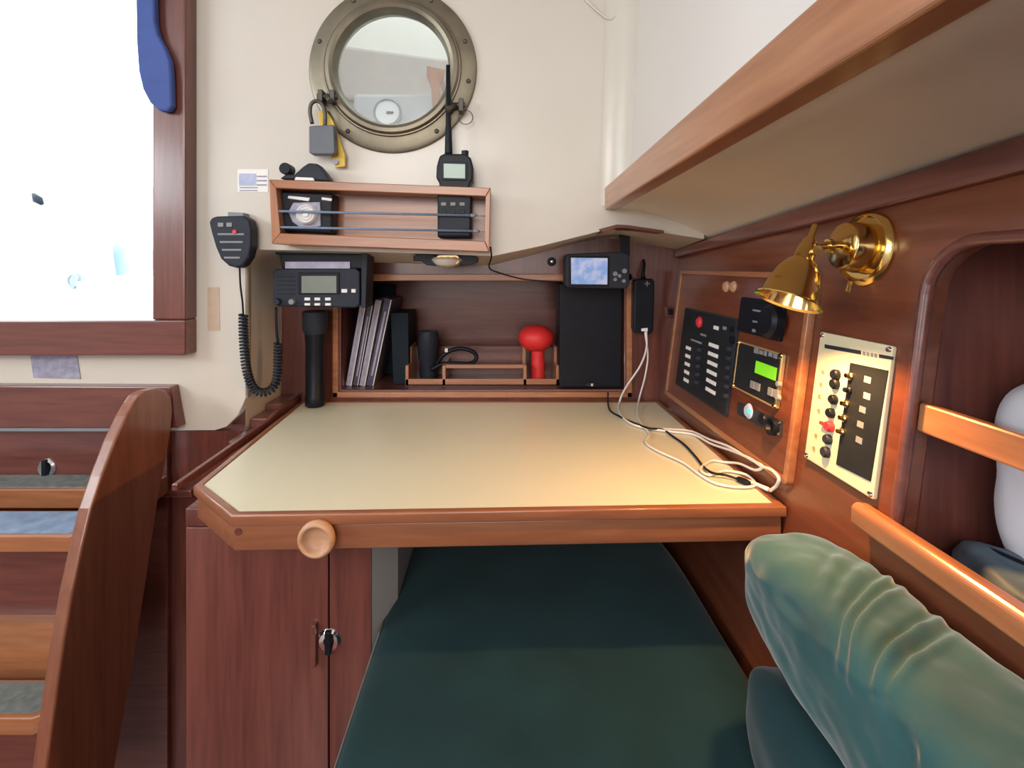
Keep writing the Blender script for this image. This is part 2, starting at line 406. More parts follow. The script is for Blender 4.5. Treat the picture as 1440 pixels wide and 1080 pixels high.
# cockpit outside
ck = MB(); ck.box((-4, 3.4, z_(-.6)), (3, 3.45, z_(.55)))
o = ck.build('wall_cockpit_aft', 'deckw'); struct(o)
o = MB().box((-4, 1.25, z_(-.62)), (3, 3.6, z_(-.60))).build('floor_cockpit', 'deckw'); struct(o)
ck = MB()
ck.prism([P(-250, 322, 2.6), P(0, 329, 2.6), P(150, 341, 2.6), P(150, 470, 2.6), P(-250, 470, 2.6)], (0, .05, 0))
o = ck.build('wall_cockpit_side', 'deckb', bevel=.01); struct(o)
ck = MB(); ck.prism([P(157, 343, 2.7), P(230, 355, 2.7), P(230, 376, 2.7), P(163, 388, 2.7)], (0, .05, 0))
o = ck.build('wall_cockpit_corner', 'deckb'); struct(o)
ck = MB(); ck.prism([P(156, 390, 2.3), P(330, 393, 2.3), P(330, 470, 2.3), P(156, 470, 2.3)], (0, .3, 0))
o = ck.build('wall_cockpit_seat', 'deckw', bevel=.015); struct(o)

# portlight
w1 = thing('window_1', (pc.x, YW, pc.z-PR), 'round bronze portlight in the cream bulkhead above the wooden rack', 'window', kind='structure')
ax = (0, -1, 0); co = (pc.x, YW, pc.z)
MB().lathe([(.101, -.015), (PR-.003, .0), (PR, .002), (PR-.002, .006), (PR-.008, .008), (.124, .009), (.119, .010), (.1175, .013), (.114, .0135), (.1165, .0075), (.105, .006), (.101, .002), (.101, -.015)], co, ax, 72).build('flange', 'bronze', w1, smooth='auto')
MB().lathe([(.116, .004), (.1155, .014), (.112, .018), (.106, .019), (.1005, .016), (.098, .010), (PI_, .004), (PI_, -.004), (.112, -.004)], co, ax, 72).build('window_frame', 'bronze', w1, smooth='auto')
MB().lathe([(0, .001), (PI_+.002, .001), (PI_+.002, -.003), (0, -.003)], co, ax, 60).build('glass', 'glass', w1)
for aa in (200, 235, 305, 350, 20, 60, 120, 160):
    a = math.radians(aa); p = Vector((pc.x+.1325*math.cos(a), YW-.0075, pc.z+.1325*math.sin(a)))
    MB().lathe([(0, .003), (.003, .0028), (.0042, .001), (.0042, -.001)], p, ax, 12).build('screw', 'bronzed', w1, smooth=True)
for (px, py, s) in ((459, 138, 1), (640, 150, -1)):
    p = P(px, py, .835); g = MB()
    g.box((p.x-.014, .832, p.z-.008), (p.x-.006, .856, p.z+.014)); g.box((p.x+.006, .832, p.z-.008), (p.x+.014, .856, p.z+.014))
    g.cyl((p.x-.017, .840, p.z+.004), (p.x+.017, .840, p.z+.004), .0045, seg=12)
    g.tube([(p.x, .84, p.z+.004), (p.x+s*.006, .826, p.z-.004), (p.x+s*.012, .820, p.z-.010)], [.005, .004, .0055], 10)
    g.build('dog', 'bronzed', w1, bevel=.001, smooth='auto')
# what lies behind the portlight: footwell wall, moulding, wood post, gauge, added shade panels
o = MB().box((-.56, 1.55, z_(.12)), (.22, 1.57, z_(1.0))).build('wall_footwell', 'under'); struct(o)
o = MB().box((-.58, .89, z_(.12)), (-.56, 1.57, z_(1.0))).build('wall_shade_panel', 'gelw'); struct(o)  # unseen panel added to keep open sky off the portlight view
o = MB().box((.22, .89, z_(.12)), (.24, 1.57, z_(1.0))).build('wall_shade_panel', 'gelw'); struct(o)  # matching unseen panel, added to dim the same space
o = MB().box((-.58, .89, z_(.10)), (.24, 1.57, z_(.12))).build('floor_footwell', 'gelw'); struct(o)
o = MB().box((-.58, .89, z_(1.0)), (.24, 1.37, z_(1.02))).build('ceiling_shade_panel', 'gelw'); struct(o)  # unseen roof added to shade what shows through the portlight
o = MB().prism([P(475, 62, 1.50), P(640, 84, 1.50), P(640, 142, 1.50), P(475, 138, 1.50)], (0, .04, 0)).build('trim_footwell', 'fw', bevel=.01); struct(o)
gp = P(545, 158, 1.29)
g = thing('gauge', (gp.x, 1.30, gp.z-.03), 'round white cockpit gauge seen through the portlight glass', 'gauge')
MB().lathe([(.0, -.02), (.035, -.02), (.037, .004), (.033, .008), (.031, .004)], gp, ax, 32).build('bezel', 'grey', g, smooth='auto')
MB().lathe([(0, .002), (.031, .002), (.031, 0), (0, 0)], gp, ax, 32).build('dial', 'white', g)
MB().box((gp.x-.002, 1.284, gp.z-.004), (gp.x+.016, 1.287, gp.z+.001)).build('pointer', 'black', g)
o = MB().box((-.38, 1.305, z_(.12)), (-.10, 1.50, z_(.455))).build('wall_footwell_ledge', 'fw2', bevel=.01); struct(o)
pp = [P(600, 92, 1.27), P(626, 98, 1.27), P(624, 112, 1.27), P(618, 118, 1.27), P(622, 150, 1.27), P(608, 150, 1.27), P(606, 118, 1.27), P(600, 108, 1.27)]
props(MB().prism(pp, (0, .28, 0)).build('wood_bracket', 'tz', bevel=.002), 'small orange-brown wood bracket seen through the portlight glass', 'bracket')
# =================================================================== CHART TABLE
TZ = -.267
ct = thing('chart_table', (0, .78, z_(-.31)), 'chart table with cream laminate top, wood rim and clipped left corner', 'table')
cor = [(-.371, .607), (-.286, .534), (.3215, .5546), (.3215, .992), (-.393, .992)]
def inset(poly, d):
    out = []; n = len(poly)
    for i in range(n):
        p0, p1, p2 = [Vector(poly[(i+k-1) % n]) for k in (0, 1, 2)]
        e1 = (p1-p0).normalized(); e2 = (p2-p1).normalized()
        n1 = Vector((-e1.y, e1.x)); n2 = Vector((-e2.y, e2.x))
        b = (n1+n2).normalized(); out.append(tuple(p1+b*(d/b.dot(n1))))
    return out
MZ = Matrix.Translation((0, 0, z_(TZ)))
inn = inset(cor, .010)
plate('tabletop', inn, .012, Matrix.Translation((0, 0, z_(TZ-.0012))), 'lam', ct)
plate('rim', cor, .0125, MZ, 'rx', ct, holes=[inn], bevel=.0018)
lo = inset(cor, .004)
plate('apron', lo, .028, Matrix.Translation((0, 0, z_(TZ-.0128))), 'rx', ct, holes=[inset(cor, .024)], bevel=.002)
plate('bottom_panel', inset(cor, .023), .006, Matrix.Translation((0, 0, z_(TZ-.028))), 'mx', ct)
# dark quirk line between rim and apron
kp = P(446, 757, .531); kp.y = .5395
MB().lathe([(0, -.004), (.012, -.004), (.017, .002), (.0195, .008), (.0195, .013), (.0165, .0165), (.0145, .0150), (.012, .010), (.008, .0085), (.004, .008), (0, .008)], kp, (0, -1, 0), 44).build('knob', 'knob', ct, smooth=True)
# plug screw in the apron
sp = P(335, 748, .538)
MB().cyl((sp.x, .545, sp.z), (sp.x, .5375, sp.z), .004, seg=14).build('screw_plug', 'mx', ct)
# raised fiddle on the far left side of the table
o = MB().prism([(-.394, .612, z_(-.276)), (-.394, .985, z_(-.281)), (-.394, .985, z_(-.252)), (-.394, .94, z_(-.252)), (-.394, .86, z_(-.264)), (-.394, .612, z_(-.2675))], (-.0075, 0, 0)).build('trim_table_edge', 'mx', bevel=.0015); struct(o)
# =================================================================== CABINET UNDER THE TABLE
cb = thing('locker_cabinet', (-.27, .70, 0), 'wooden locker under the left end of the chart table with push-button latch', 'cabinet')
cx0, cxm, cx1 = -.389, -.2105, -.1575
ztop = z_(-.3018)
MB().box((cx0, .636, .0), (cx1, .86, ztop)).build('body', 'mz', cb)
MB().prism([(cx1, .622, 0), (cx1+.020, .685, 0), (cx1+.020, .86, 0), (cx1-.004, .86, 0)], (0, 0, ztop)).build('side_liner', 'gelw', cb)
dr = plate('door', [(cx0+.0005, .02), (cxm-.001, .02), (cxm-.001, z_(-.325)), (cx0+.0005, z_(-.325))], .016, MYat(.62), 'mz', cb, bevel=.0012)
plate('stile', [(cxm+.001, 0), (cx1, 0), (cx1, ztop), (cxm+.001, ztop)], .016, MYat(.62), 'mz', cb, bevel=.0012)
plate('top_rail', [(cx0, z_(-.3235)), (cxm-.001, z_(-.3235)), (cxm-.001, ztop), (cx0, ztop)], .016, MYat(.62), 'mz', cb, bevel=.001)
def latch(px, py, Y, parent, r=.0145):
    p = P(px, py, Y)
    l = MB().lathe([(0, .001), (r*.35, .001), (r*.45, .003), (r*.8, .004), (r, .001), (r, -.002)], p, (0, -1, 0), 30).build('latch', 'chrome', parent, smooth='auto')
    MB().box((p.x-r*.26, Y-.007, p.z-r*.98), (p.x+r*.26, Y-.001, p.z+r*.98)).build('latch_lever', 'black', l, bevel=.001)
latch(463, 900, .62, cb)
pz = P(444, 903, .62)
MB().box((pz.x-.0028, .612, pz.z-.026), (pz.x+.0028, .621, pz.z+.026)).build('finger_strip', 'my', cb, bevel=.001)
# =================================================================== SEAT AND CUSHIONS
props(MB().box((-.13, -.6, .0), (.215, .93, z_(-.55))).build('settee_bench', 'mx', bevel=.003), 'low wooden bench under the dark green seat cushion', 'bench')
def fseat(u): return -.004*math.exp(-((u.x-.2)**2+(u.y-.75)**2)*20)+.003*noise.noise(Vector((u.x*2.2, u.y*3, 0)))
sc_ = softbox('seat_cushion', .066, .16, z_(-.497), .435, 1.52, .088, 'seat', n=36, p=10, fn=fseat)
props(sc_, 'flat dark green velvet seat cushion in front of the chart table', 'cushion')
MB().tube([(-.1485, .86, z_(-.462)), (-.1485, -.5, z_(-.462))], .0025, 6).build('piping', 'seat', sc_, smooth=True)
def fb(u): return .003*noise.noise(Vector((u.x*2, u.y*5, u.z*2)))
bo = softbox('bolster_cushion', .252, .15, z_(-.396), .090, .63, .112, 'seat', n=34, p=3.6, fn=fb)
props(bo, 'darker green bolster cushion lying under the wrinkled velvet pillow', 'cushion')
PCX, PCY, PCZ, PSX, PSY, PSZ = .2735, .315, -.290, .106, .352, .098
FOLD = [([(1275, 800), (1240, 820), (1208, 850), (1190, 885), (1178, 945)], .0030, 6.5), ([(1290, 818), (1245, 840), (1218, 865), (1203, 900), (1194, 960)], .0032, 6.5),
        ([(1340, 862), (1300, 880), (1268, 902), (1245, 930), (1232, 965)], .0042, 8), ([(1350, 890), (1312, 912), (1280, 938), (1255, 975)], .0030, 8),
        ([(1190, 775), (1168, 805), (1150, 845)], .0016, 9), ([(1225, 792), (1192, 825), (1170, 870)], .0018, 8), ([(1285, 1010), (1300, 1050), (1298, 1090)], .002, 12)]
FW = []
for pts, h, w in FOLD:
    q = spline([Vector((x, y, 0)) for x, y in pts], 4); FW.append((q, h, w))
def fp(u):
    d = .004*noise.noise(Vector((u.x*1.2, u.y*2.6, u.z*1.5+4)))+.0012*noise.noise(Vector((u.x*3, u.y*9, u.z*4)))
    if (u.z > -.7 or u.x < 0) and u.y > -.75:
        X = PCX+u.x*PSX/2; Y = PCY+u.y*PSY/2; Z = PCZ+u.z*PSZ/2
        px = 700+700*X/Y; py = 375-700*Z/Y
        for q, h, w in FW:
            m = 1e9; ms = 0; mt = 0; n = len(q)-1
            for i in range(n):
                a, b = q[i], q[i+1]; ex, ey = b.x-a.x, b.y-a.y
                t = ((px-a.x)*ex+(py-a.y)*ey)/(ex*ex+ey*ey); t = max(0, min(1, t))
                dx, dy = px-a.x-ex*t, py-a.y-ey*t; dd = math.hypot(dx, dy)
                if dd < m: m = dd; mt = (i+t)/n; ms = 1 if ex*dy-ey*dx > 0 else -1
            if m < 4.5*w:
                x = ms*m/w; g = math.sin(math.pi*(.06+.88*mt))
                d += g*h*(math.exp(-x*x)-.85*math.exp(-(x-1.8)**2))
    return d
pl = softbox('velvet_pillow', PCX, PCY, z_(PCZ), PSX, PSY, PSZ, 'velvet', n=140, p=3.6, fn=fp)
props(pl, 'plump wrinkled teal green velvet pillow leaning on the wooden hull side', 'pillow')
# =================================================================== LADDER (companionway steps)
lad = thing('companionway_ladder', (-.60, .60, 0), 'varnished wooden companionway steps with curved side board', 'ladder')
XL = -.545
outl = [(189, 566), (196, 556), (207, 549), (222, 546), (234, 549), (241, 558), (243.5, 577), (240, 610), (232, 655), (224, 695), (214, 760), (207, 810), (193, 900), (178, 990), (160, 1090), (140, 1210), (60, 1230), (50, 1150), (65, 1080), (77, 990), (90, 900), (102, 830), (116, 765), (128, 715), (143, 670), (162, 620), (178, 585)]
sp_ = [PX(x, y, XL) for x, y in outl]
MB().prism(sp_, (-.018, 0, 0)).build('side_board', 'rz', lad, bevel=.003, seg=3)
def tread(z, y0, y1, padm, nose=.016, cut=.012, th=.022):
    x1 = XL-.018
    t = plate('tread', [(-1.3, y0), (x1-cut, y0), (x1, y0+cut*.6), (x1, y1), (-1.3, y1)], th, Matrix.Translation((0, 0, z_(z))), 'tx', lad, bevel=.002)
    plate('nonskid_pad', [(-1.28, y0+.006), (x1-cut-.004, y0+.006), (x1-.006, y0+.016), (x1-.006, y1-.006), (-1.28, y1-.006)], .0012, Matrix.Translation((0, 0, z_(z+.0012))), padm, t)
tread(-.360, .665, .735, 'pad_sky')
tread(-.557, .614, .672, 'pad')
MB().box((-1.3, .715, z_(-.50)), (XL-.018, .73, z_(-.382))).build('riser', 'mx', lad)
MB().box((-1.3, .655, z_(-.75)), (XL-.018, .668, z_(-.579))).build('riser', 'mx', lad)
MB().box((-1.3, .70, z_(-.60)), (XL-.018, .715, z_(-.50))).build('riser', 'tx', lad)  # lighter wood puts the lit band of the riser into its colour
en = thing('engine_box', (-.85, .87, 0), 'wooden engine box behind the steps with round chrome latch', 'box')
MB().box((-1.3, .851, 0), (XL-.020, .8615, z_(-.2755))).build('body', 'mx', en, bevel=.001)
lg = MB().box((-1.3, .796, z_(-.387)), (XL-.0185, .851, z_(-.356))).build('ledge', 'tx', en, bevel=.002)
MB().box((-1.3, .802, z_(-.356)), (XL-.024, .848, z_(-.3545))).build('nonskid_pad', 'pad', lg)
latch(66, 658, .850, en, .0155)
bd = [P(-300, 541, .838), P(240, 544, .838), P(250.5, 602, .838), P(-300, 602, .838)]
tb_ = thing('bridge_board', (-.8, .85, z_(-.27)), 'reddish wood cross board below the companionway opening with pale lower edge', 'board')
MB().prism([Vector((p.x, .838, p.z)) for p in bd], (0, .0215, 0)).build('board', 'mx', tb_, bevel=.002)
MB().prism([P(-300, 602.5, .836), P(200, 602.5, .836), P(200, 606.5, .836), P(-300, 606.5, .836)], (0, .0235, 0)).build('edge_strip', 'grey', tb_)
# =================================================================== ON THE AFT WALL
# wooden rack
ra = thing('wall_rack', (-.19, .83, z_(.03)), 'open wooden rack on the cream bulkhead below the bronze portlight', 'rack')
Yr = .80
o4 = [(378, 252), (690, 264), (688, 354), (382, 343)]; i4 = [(388, 264.5), (683, 276), (681.5, 339), (394, 328)]
O4 = [P(x, y, Yr) for x, y in o4]; I4 = [P(x, y, Yr) for x, y in i4]; dv = (0, .0585, 0)
MB().prism([O4[0], O4[1], I4[1], I4[0]], dv).build('top_rail', 'tx', ra, bevel=.0012)
MB().prism([O4[3], O4[2], I4[2], I4[3]], dv).build('bottom_board', 'tx', ra, bevel=.0012)
MB().prism([O4[0], I4[0], I4[3], O4[3]], dv).build('end_board', 'tz', ra, bevel=.0012)
MB().prism([O4[1], I4[1], I4[2], O4[2]], dv).build('end_board', 'tz', ra, bevel=.0012)
MB().prism([p+Vector((0, .053, 0)) for p in I4], (0, .0055, 0)).build('back_panel', 'tx', ra)
for (ya, yb, k) in ((297, 303, 0), (319.5, 325, 1)):
    a, b = P(391, ya, .803), P(662+4*k, yb, .803)
    c = thing('bungee_cord', (a.x, .803, a.z), ('upper' if k == 0 else 'lower')+' blue-grey elastic cord stretched across the wooden rack', 'cord', 'elastic cords across the rack')
    MB().tube([a, b], .0019, 8).build('cord', 'bungee', c, smooth=True)
    MB().tube([b, b+Vector((.006, 0, 0)), b+Vector((.010, .002, 0))], [.003, .0034, .0015], 8).tube([b+Vector((.008, .001, 0)), P(683, yb+1, .803)], .001, 6).build('hook', 'grey', c, smooth=True)
# gadget in the rack
gd = thing('headlamp', (-.31, .83, z_(.055)), 'black headlamp with round white ribbed face in the left end of the rack', 'headlamp')
MB().prism([P(394, 269, .818), P(468, 272, .818), P(466, 329, .818), P(397, 325, .818)], (0, .030, 0)).build('body', 'black', gd, bevel=.003)
q = P(433, 302, .817)
MB().lathe([(0, .012), (.004, .012), (.006, .008), (.009, .011), (.011, .008), (.0135, .011), (.0165, .008), (.0175, 0)], q, ax, 30).build('lamp_face', 'white', gd, smooth='auto')
MB().prism([P(412, 285, .815), P(450, 284, .815), P(451, 318, .815), P(425, 322, .815), P(411, 312, .815), P(405, 298, .815)], (0, .004, 0)).build('bezel', 'silv', gd, bevel=.001)
MB().prism([P(405, 275, .815), P(436, 278, .815), P(434, 283, .815), P(404, 279, .815)], (0, .004, 0)).build('strap_buckle', 'white', gd, bevel=.001)
MB().prism([P(452, 277, .815), P(467, 279, .815), P(466, 283, .815), P(452, 281, .815)], (0, .004, 0)).build('strap_buckle', 'white', gd, bevel=.001)
# black clip on top of the rack
ov = [P(393, 251, .815), P(400, 246, .815), P(414, 245, .815), P(426, 234, .815), P(434, 229, .815), P(446, 230, .815), P(453, 238, .815), P(464, 254.5, .815)]
cl = thing('black_clamp', (-.31, .83, z_(.139)), 'small black clamp with a knob standing on top of the rack', 'clamp')
MB().prism(ov, (0, .025, 0)).build('body', 'dark', cl, bevel=.002)
q = P(403, 238, .82)
MB().cyl((q.x, .812, q.z), (q.x, .834, q.z), .0095, seg=18).tube([q, q+Vector((.003, 0, -.012))], .005).build('knob', 'black', cl, bevel=.001, smooth='auto')
MB().prism([P(416, 249, .812), P(440, 250, .812), P(442, 254, .812), P(414, 253, .812)], (0, .01, 0)).build('label_strip', 'label', cl)
# handheld radio
hr = thing('handheld_radio', (-.07, .83, z_(.05)), 'black handheld radio with tall antenna and pale screen in the rack', 'radio')
Yh = .812
h1 = [(614, 233), (618, 219), (624, 216), (655, 216), (662, 222), (665, 232), (665, 252), (661, 258), (659, 268), (663, 276), (663, 334), (615, 334), (615, 276), (619, 266), (617, 256), (613, 250)]
MB().prism([P(x, y, Yh) for x, y in h1], (0, .036, 0)).build('body', 'black', hr, bevel=.003, seg=3)
MB().prism([P(x, y, Yh-.002) for x, y in ((621, 227), (657, 228), (657, 254), (621, 253))], (0, .003, 0)).build('screen_bezel', 'dark', hr, bevel=.001)
MB().prism([P(x, y, Yh-.003) for x, y in ((624, 230), (654, 231), (654, 251), (624, 250))], (0, .002, 0)).build('screen', 'lcdg', hr)
a, b = P(631, 220, .826), P(630, 92, .826)
MB().tube([a, a.lerp(b, .06), a.lerp(b, .3), a.lerp(b, .34), b], [.0068, .0066, .0055, .0046, .0036], 12).build('antenna', 'black', hr, smooth=True)
MB().cyl(P(654, 219, .826), P(654, 212, .826), .006, seg=14).build('knob', 'black', hr, bevel=.001)
for i in range(3):
    for j in range(2):
        q = P(624+i*13, 287+j*11, Yh)
        MB().box((q.x-.0042, Yh-.0015, q.z-.0028), (q.x+.0042, Yh+.001, q.z+.0028)).build('button', 'grey' if j == 0 else 'dark', hr, bevel=.0006)
MB().prism([P(x, y, Yh-.002) for x, y in ((618, 302), (661, 302), (660, 331), (618, 331))], (0, .003, 0)).build('speaker_grille', 'dark', hr, bevel=.001)
# padlock and yellow tag
pk = thing('padlock', (P(453, 215, .835).x, .835, P(453, 215, .835).z), 'grey padlock hanging open from the left dog of the portlight', 'padlock')
q0, q1 = P(434, 176, .828), P(470, 215, .828)
MB().prism([P(434, 177, .824), P(469, 175, .824), P(471, 214, .824), P(468, 217, .824), P(438, 217, .824), P(434, 214, .824)], (0, .017, 0)).build('body', 'lockg', pk, bevel=.002, seg=3)
MB().tube(spline([P(439, 174, .832), P(436, 158, .832), P(438, 146, .832), P(446, 142, .832), P(454, 148, .832), P(457, 160, .832), P(457, 178, .832)], 5), .0033, 10).build('shackle', 'bronzed', pk, smooth=True)
yt = thing('yellow_tag', (P(475, 230, .85).x, .85, P(475, 234, .85).z), 'yellow plastic tag hanging behind the grey padlock', 'tag')
MB().prism([P(447, 156, .846), P(458, 154, .846), P(468, 170, .846), P(485, 218, .846), P(485, 234, .846), P(471, 236, .846), P(462, 212, .846), P(449, 175, .846)], (0, .006, 0)).build('strap', 'yellow', yt, bevel=.001)
q = P(472, 228, .845); MB().cyl((q.x, .842, q.z), (q.x, .847, q.z), .005, seg=16).build('grommet', 'silv', yt, smooth='auto')
# split ring on the right dog
q = P(655, 165, .845); rr = [(q.x+.012*math.cos(a), .845, q.z+.012*math.sin(a)) for a in [2*math.pi*i/24 for i in range(25)]]
props(MB().tube(rr, .0007, 6).build('split_ring', 'bronzed', smooth=True), 'thin wire ring hanging from the right dog of the portlight', 'ring')
# stickers
def flat(name, px, Y, mat, label, cat, d=.0006):
    return props(MB().prism([P(x, y, Y) for x, y in px], (0, d, 0)).build(name, mat), label, cat)
s1 = flat('warning_sticker', [(334, 238), (377, 238), (377, 270), (334, 270)], YW-.0008, 'label', 'faded pale sticker with a blue block left of the rack', 'sticker')
x = MB().prism([P(a_, b_, YW-.0014) for a_, b_ in ((336, 244), (360, 244), (360, 261), (336, 261))], (0, .0005, 0)).build('print_block', 'blab', s1)
x = MB()
for k in range(3): x.prism([P(a_, b_, YW-.0014) for a_, b_ in ((361, 247+k*6), (375, 247+k*6), (375, 249+k*6), (361, 249+k*6))], (0, .0005, 0))
for k in range(2): x.prism([P(a_, b_, YW-.0014) for a_, b_ in ((337, 263+k*4), (362, 263+k*4), (362, 264.5+k*4), (337, 264.5+k*4))], (0, .0005, 0))
x.build('print_lines', 'silv', s1)
flat('tan_sticker', [(292, 404), (308, 404), (309, 465), (292, 465)], YW-.0008, 'tanl', 'narrow tan label on the cream pillar below the microphone', 'sticker')
s3 = flat('builder_plate', [(42, 498), (108, 500), (113, 533), (47, 531)], YW-.0015, 'silv', 'grey metal plate on the wall under the companionway sill', 'plate', .0012)
# microphone and its cord
mi = thing('radio_microphone', (P(325, 378, .85).x, .845, P(325, 378, .85).z), 'black fist microphone clipped to the cream wall left of the rack', 'microphone')
mo_ = [(293, 312), (297, 306), (304, 304), (342, 303), (350, 309), (353, 322), (353, 346), (349, 362), (341, 374), (333, 377), (321, 374), (310, 364), (303, 348), (297, 328)]
MB().prism([P(x, y, .828) for x, y in mo_], (0, .026, 0)).build('body', 'dark', mi, bevel=.004, seg=3)
for k in range(4):
    y = 328+k*11; w = (306+k*3, 343-k*2)
    MB().prism([P(w[0], y, .8275), P(w[1], y, .8275), P(w[1], y+2.5, .8275), P(w[0], y+2.5, .8275)], (0, .002, 0)).build('grille_slot', 'grey', mi)
for kx in (310, 322):
    MB().prism([P(kx-4, 313, .8265), P(kx+4, 313, .8265), P(kx+4, 319, .8265), P(kx-4, 319, .8265)], (0, .003, 0)).build('key', 'grey', mi, bevel=.0006)
q = P(330, 326, .827); MB().cyl((q.x, .8255, q.z), (q.x, .83, q.z), .0035, seg=14).build('red_button', 'redp', mi)
MB().prism([P(x, y, .84) for x, y in ((320, 298), (342, 299), (343, 312), (320, 312))], (0, .02, 0)).build('hanger_clip', 'grey', mi, bevel=.001)
path = [P(337, 375, .842), P(338, 400, .842), P(341, 425, .845), P(342, 442, .848)]
coil = spline([P(342, 442, .848), P(343, 480, .848), P(347, 520, .85), P(356, 545, .858), P(370, 552, .868), P(384, 545, .88), P(390, 525, .885), P(391, 482, .888)], 40)
seglen = [0]
for a, b in zip(coil, coil[1:]): seglen.append(seglen[-1]+(b-a).length)
tot = seglen[-1]; turns = 44; hel = []; up = Vector((0, -1, 0)); idx = 0
for i in range(turns*10+1):
    s = tot*i/(turns*10)
    while idx < len(seglen)-2 and seglen[idx+1] < s: idx += 1
    a, b = coil[idx], coil[idx+1]; t_ = (s-seglen[idx])/max(1e-9, seglen[idx+1]-seglen[idx]); p = a.lerp(b, t_); t = (b-a).normalized()
    u = (up-t*up.dot(t)).normalized(); w = t.cross(u); an = 2*math.pi*i/10
    hel.append(p+(u*math.cos(an)+w*math.sin(an))*.0060)
cc = thing('coiled_cord', (P(370, 552, .868).x, .865, P(370, 560, .868).z), 'black coiled microphone cord looping down beside the flashlight', 'cord')
MB().tube(spline(path, 6), .0016, 8).build('lead', 'black', cc, smooth=True)
MB().tube(hel, .0022, 6).build('coil', 'dark', cc, smooth=True)
MB().tube(spline([P(391, 482, .888), P(389, 465, .888), P(388, 432, .89)], 6), .0024, 8).build('lead', 'black', cc, smooth=True)
# VHF radio
vr = thing('marine_radio', (-.36, .90, z_(-.07)), 'black marine radio with grey display hanging in the left of the niche', 'radio')
Yv = .88
MB().prism([P(x, y, Yv) for x, y in ((386, 378), (500, 377), (506, 382), (506, 428), (500, 433), (390, 431), (384, 426), (383, 383))], (0, .045, 0)).build('body', 'dark', vr, bevel=.003, seg=3)
MB().prism([P(x, y, Yv+.004) for x, y in ((392, 357), (512, 357), (512, 378), (396, 378))], (0, .05, 0)).build('upper_case', 'black', vr, bevel=.002)
MB().prism([P(x, y, Yv+.001) for x, y in ((401, 368), (492, 368), (492, 377.5), (401, 377.5))], (0, .006, 0)).build('label_strip', 'paper', vr)
MB().prism([P(x, y, Yv-.002) for x, y in ((508, 354), (517, 354), (514, 433), (508, 433))], (0, .05, 0)).build('side_bracket', 'dark', vr, bevel=.001)
MB().prism([P(x, y, .885) for x, y in ((384, 349), (516, 349), (516, 358), (388, 358))], (0, .06, 0)).build('mounting_bracket', 'black', vr, bevel=.001)
MB().prism([P(x, y, Yv-.002) for x, y in ((419, 383), (477, 383), (477, 414), (419, 414))], (0, .003, 0)).build('display_bezel', 'black', vr, bevel=.001)
MB().prism([P(x, y, Yv-.003) for x, y in ((424, 388), (473, 388), (473, 412), (424, 412))], (0, .002, 0)).build('display', 'lcd', vr)
for k in range(5):
    y = 388+k*6
    MB().prism([P(388, y, Yv-.001), P(414, y, Yv-.001), P(414, y+2, Yv-.001), P(388, y+2, Yv-.001)], (0, .002, 0)).build('grille_slot', 'blackp', vr)
for (x, y, w, h) in ((484, 409, 4, 2.5), (497, 409, 3, 2.5), (432, 420.5, 4, 2), (446, 420.5, 4, 2), (461, 420.5, 4, 2), (432, 428, 4, 1.7), (446, 428, 4, 1.7), (461, 428, 4, 1.7)):
    MB().prism([P(x-w, y-h, Yv-.002), P(x+w, y-h, Yv-.002), P(x+w, y+h, Yv-.002), P(x-w, y+h, Yv-.002)], (0, .003, 0)).build('button', 'label', vr, bevel=.0005)
for (x, y, r_) in ((391, 424, .0065), (412, 424, .0055)):
    q = P(x, y, Yv); MB().lathe([(0, .009), (r_*.8, .009), (r_, .006), (r_, -.001)], q, ax, 18).build('knob', 'dark' if x < 400 else 'grey', vr, smooth='auto')
# flashlight standing behind the table
fl = thing('black_flashlight', (P(444, 563, .955).x, .955, z_(TZ)), 'long black flashlight standing on end on the chart table below the radio', 'flashlight')
q = P(443, 500, .955); zb = z_(TZ)+.0005; zt = P(444, 437, .955).z
MB().lathe([(0, 0), (.0165, 0), (.0185, .003), (.0185, .02), (.0175, .022), (.0175, .12), (.019, .13), (.019, .14)], (q.x, .955, zb), (0, 0, 1), 28).build('barrel', 'black', fl, smooth='auto')
MB().lathe([(.019, .138), (.0235, .148), (.0235, zt-zb-.002), (.021, zt-zb), (0, zt-zb)], (q.x, .955, zb), (0, 0, 1), 28).build('head', 'dark', fl, smooth='auto')
# compass-like lamp under the rack
lm = thing('puck_light', (P(628, 377, .87).x, .87, P(628, 377, .87).z), 'small gold-faced lamp with black side arms under the rack', 'lamp')
MB().prism([P(x, y, .865) for x, y in ((581, 360), (592, 357), (612, 358), (612, 374), (600, 373), (592, 367), (581, 367))], (0, .02, 0)).build('arm', 'black', lm, bevel=.001)
MB().prism([P(x, y, .865) for x, y in ((646, 359), (664, 359), (673, 363), (672, 369), (660, 373), (646, 372))], (0, .02, 0)).build('arm', 'black', lm, bevel=.001)
q = P(629, 366, .872)
MB().prism([P(x, y, .856) for x, y in ((613, 361), (617, 358), (642, 358), (646, 361), (646, 369), (642, 372), (617, 372), (613, 369))], (0, .012, 0)).build('face', 'gold', lm, bevel=.0015)
MB().lathe([(0, .008), (.024, .008), (.028, .004), (.022, -.004), (.010, -.008), (0, -.009)], (q.x, .872, q.z-.003), (0, 0, 1), 30).build('dish', 'gel', lm, smooth='auto')
for k in (0, 1, 2):
    MB().prism([P(619+k*9, 361, .8553), P(623+k*9, 361, .8553), P(623+k*9, 369, .8553), P(619+k*9, 369, .8553)], (0, .002, 0)).build('louvre', 'mx', lm)
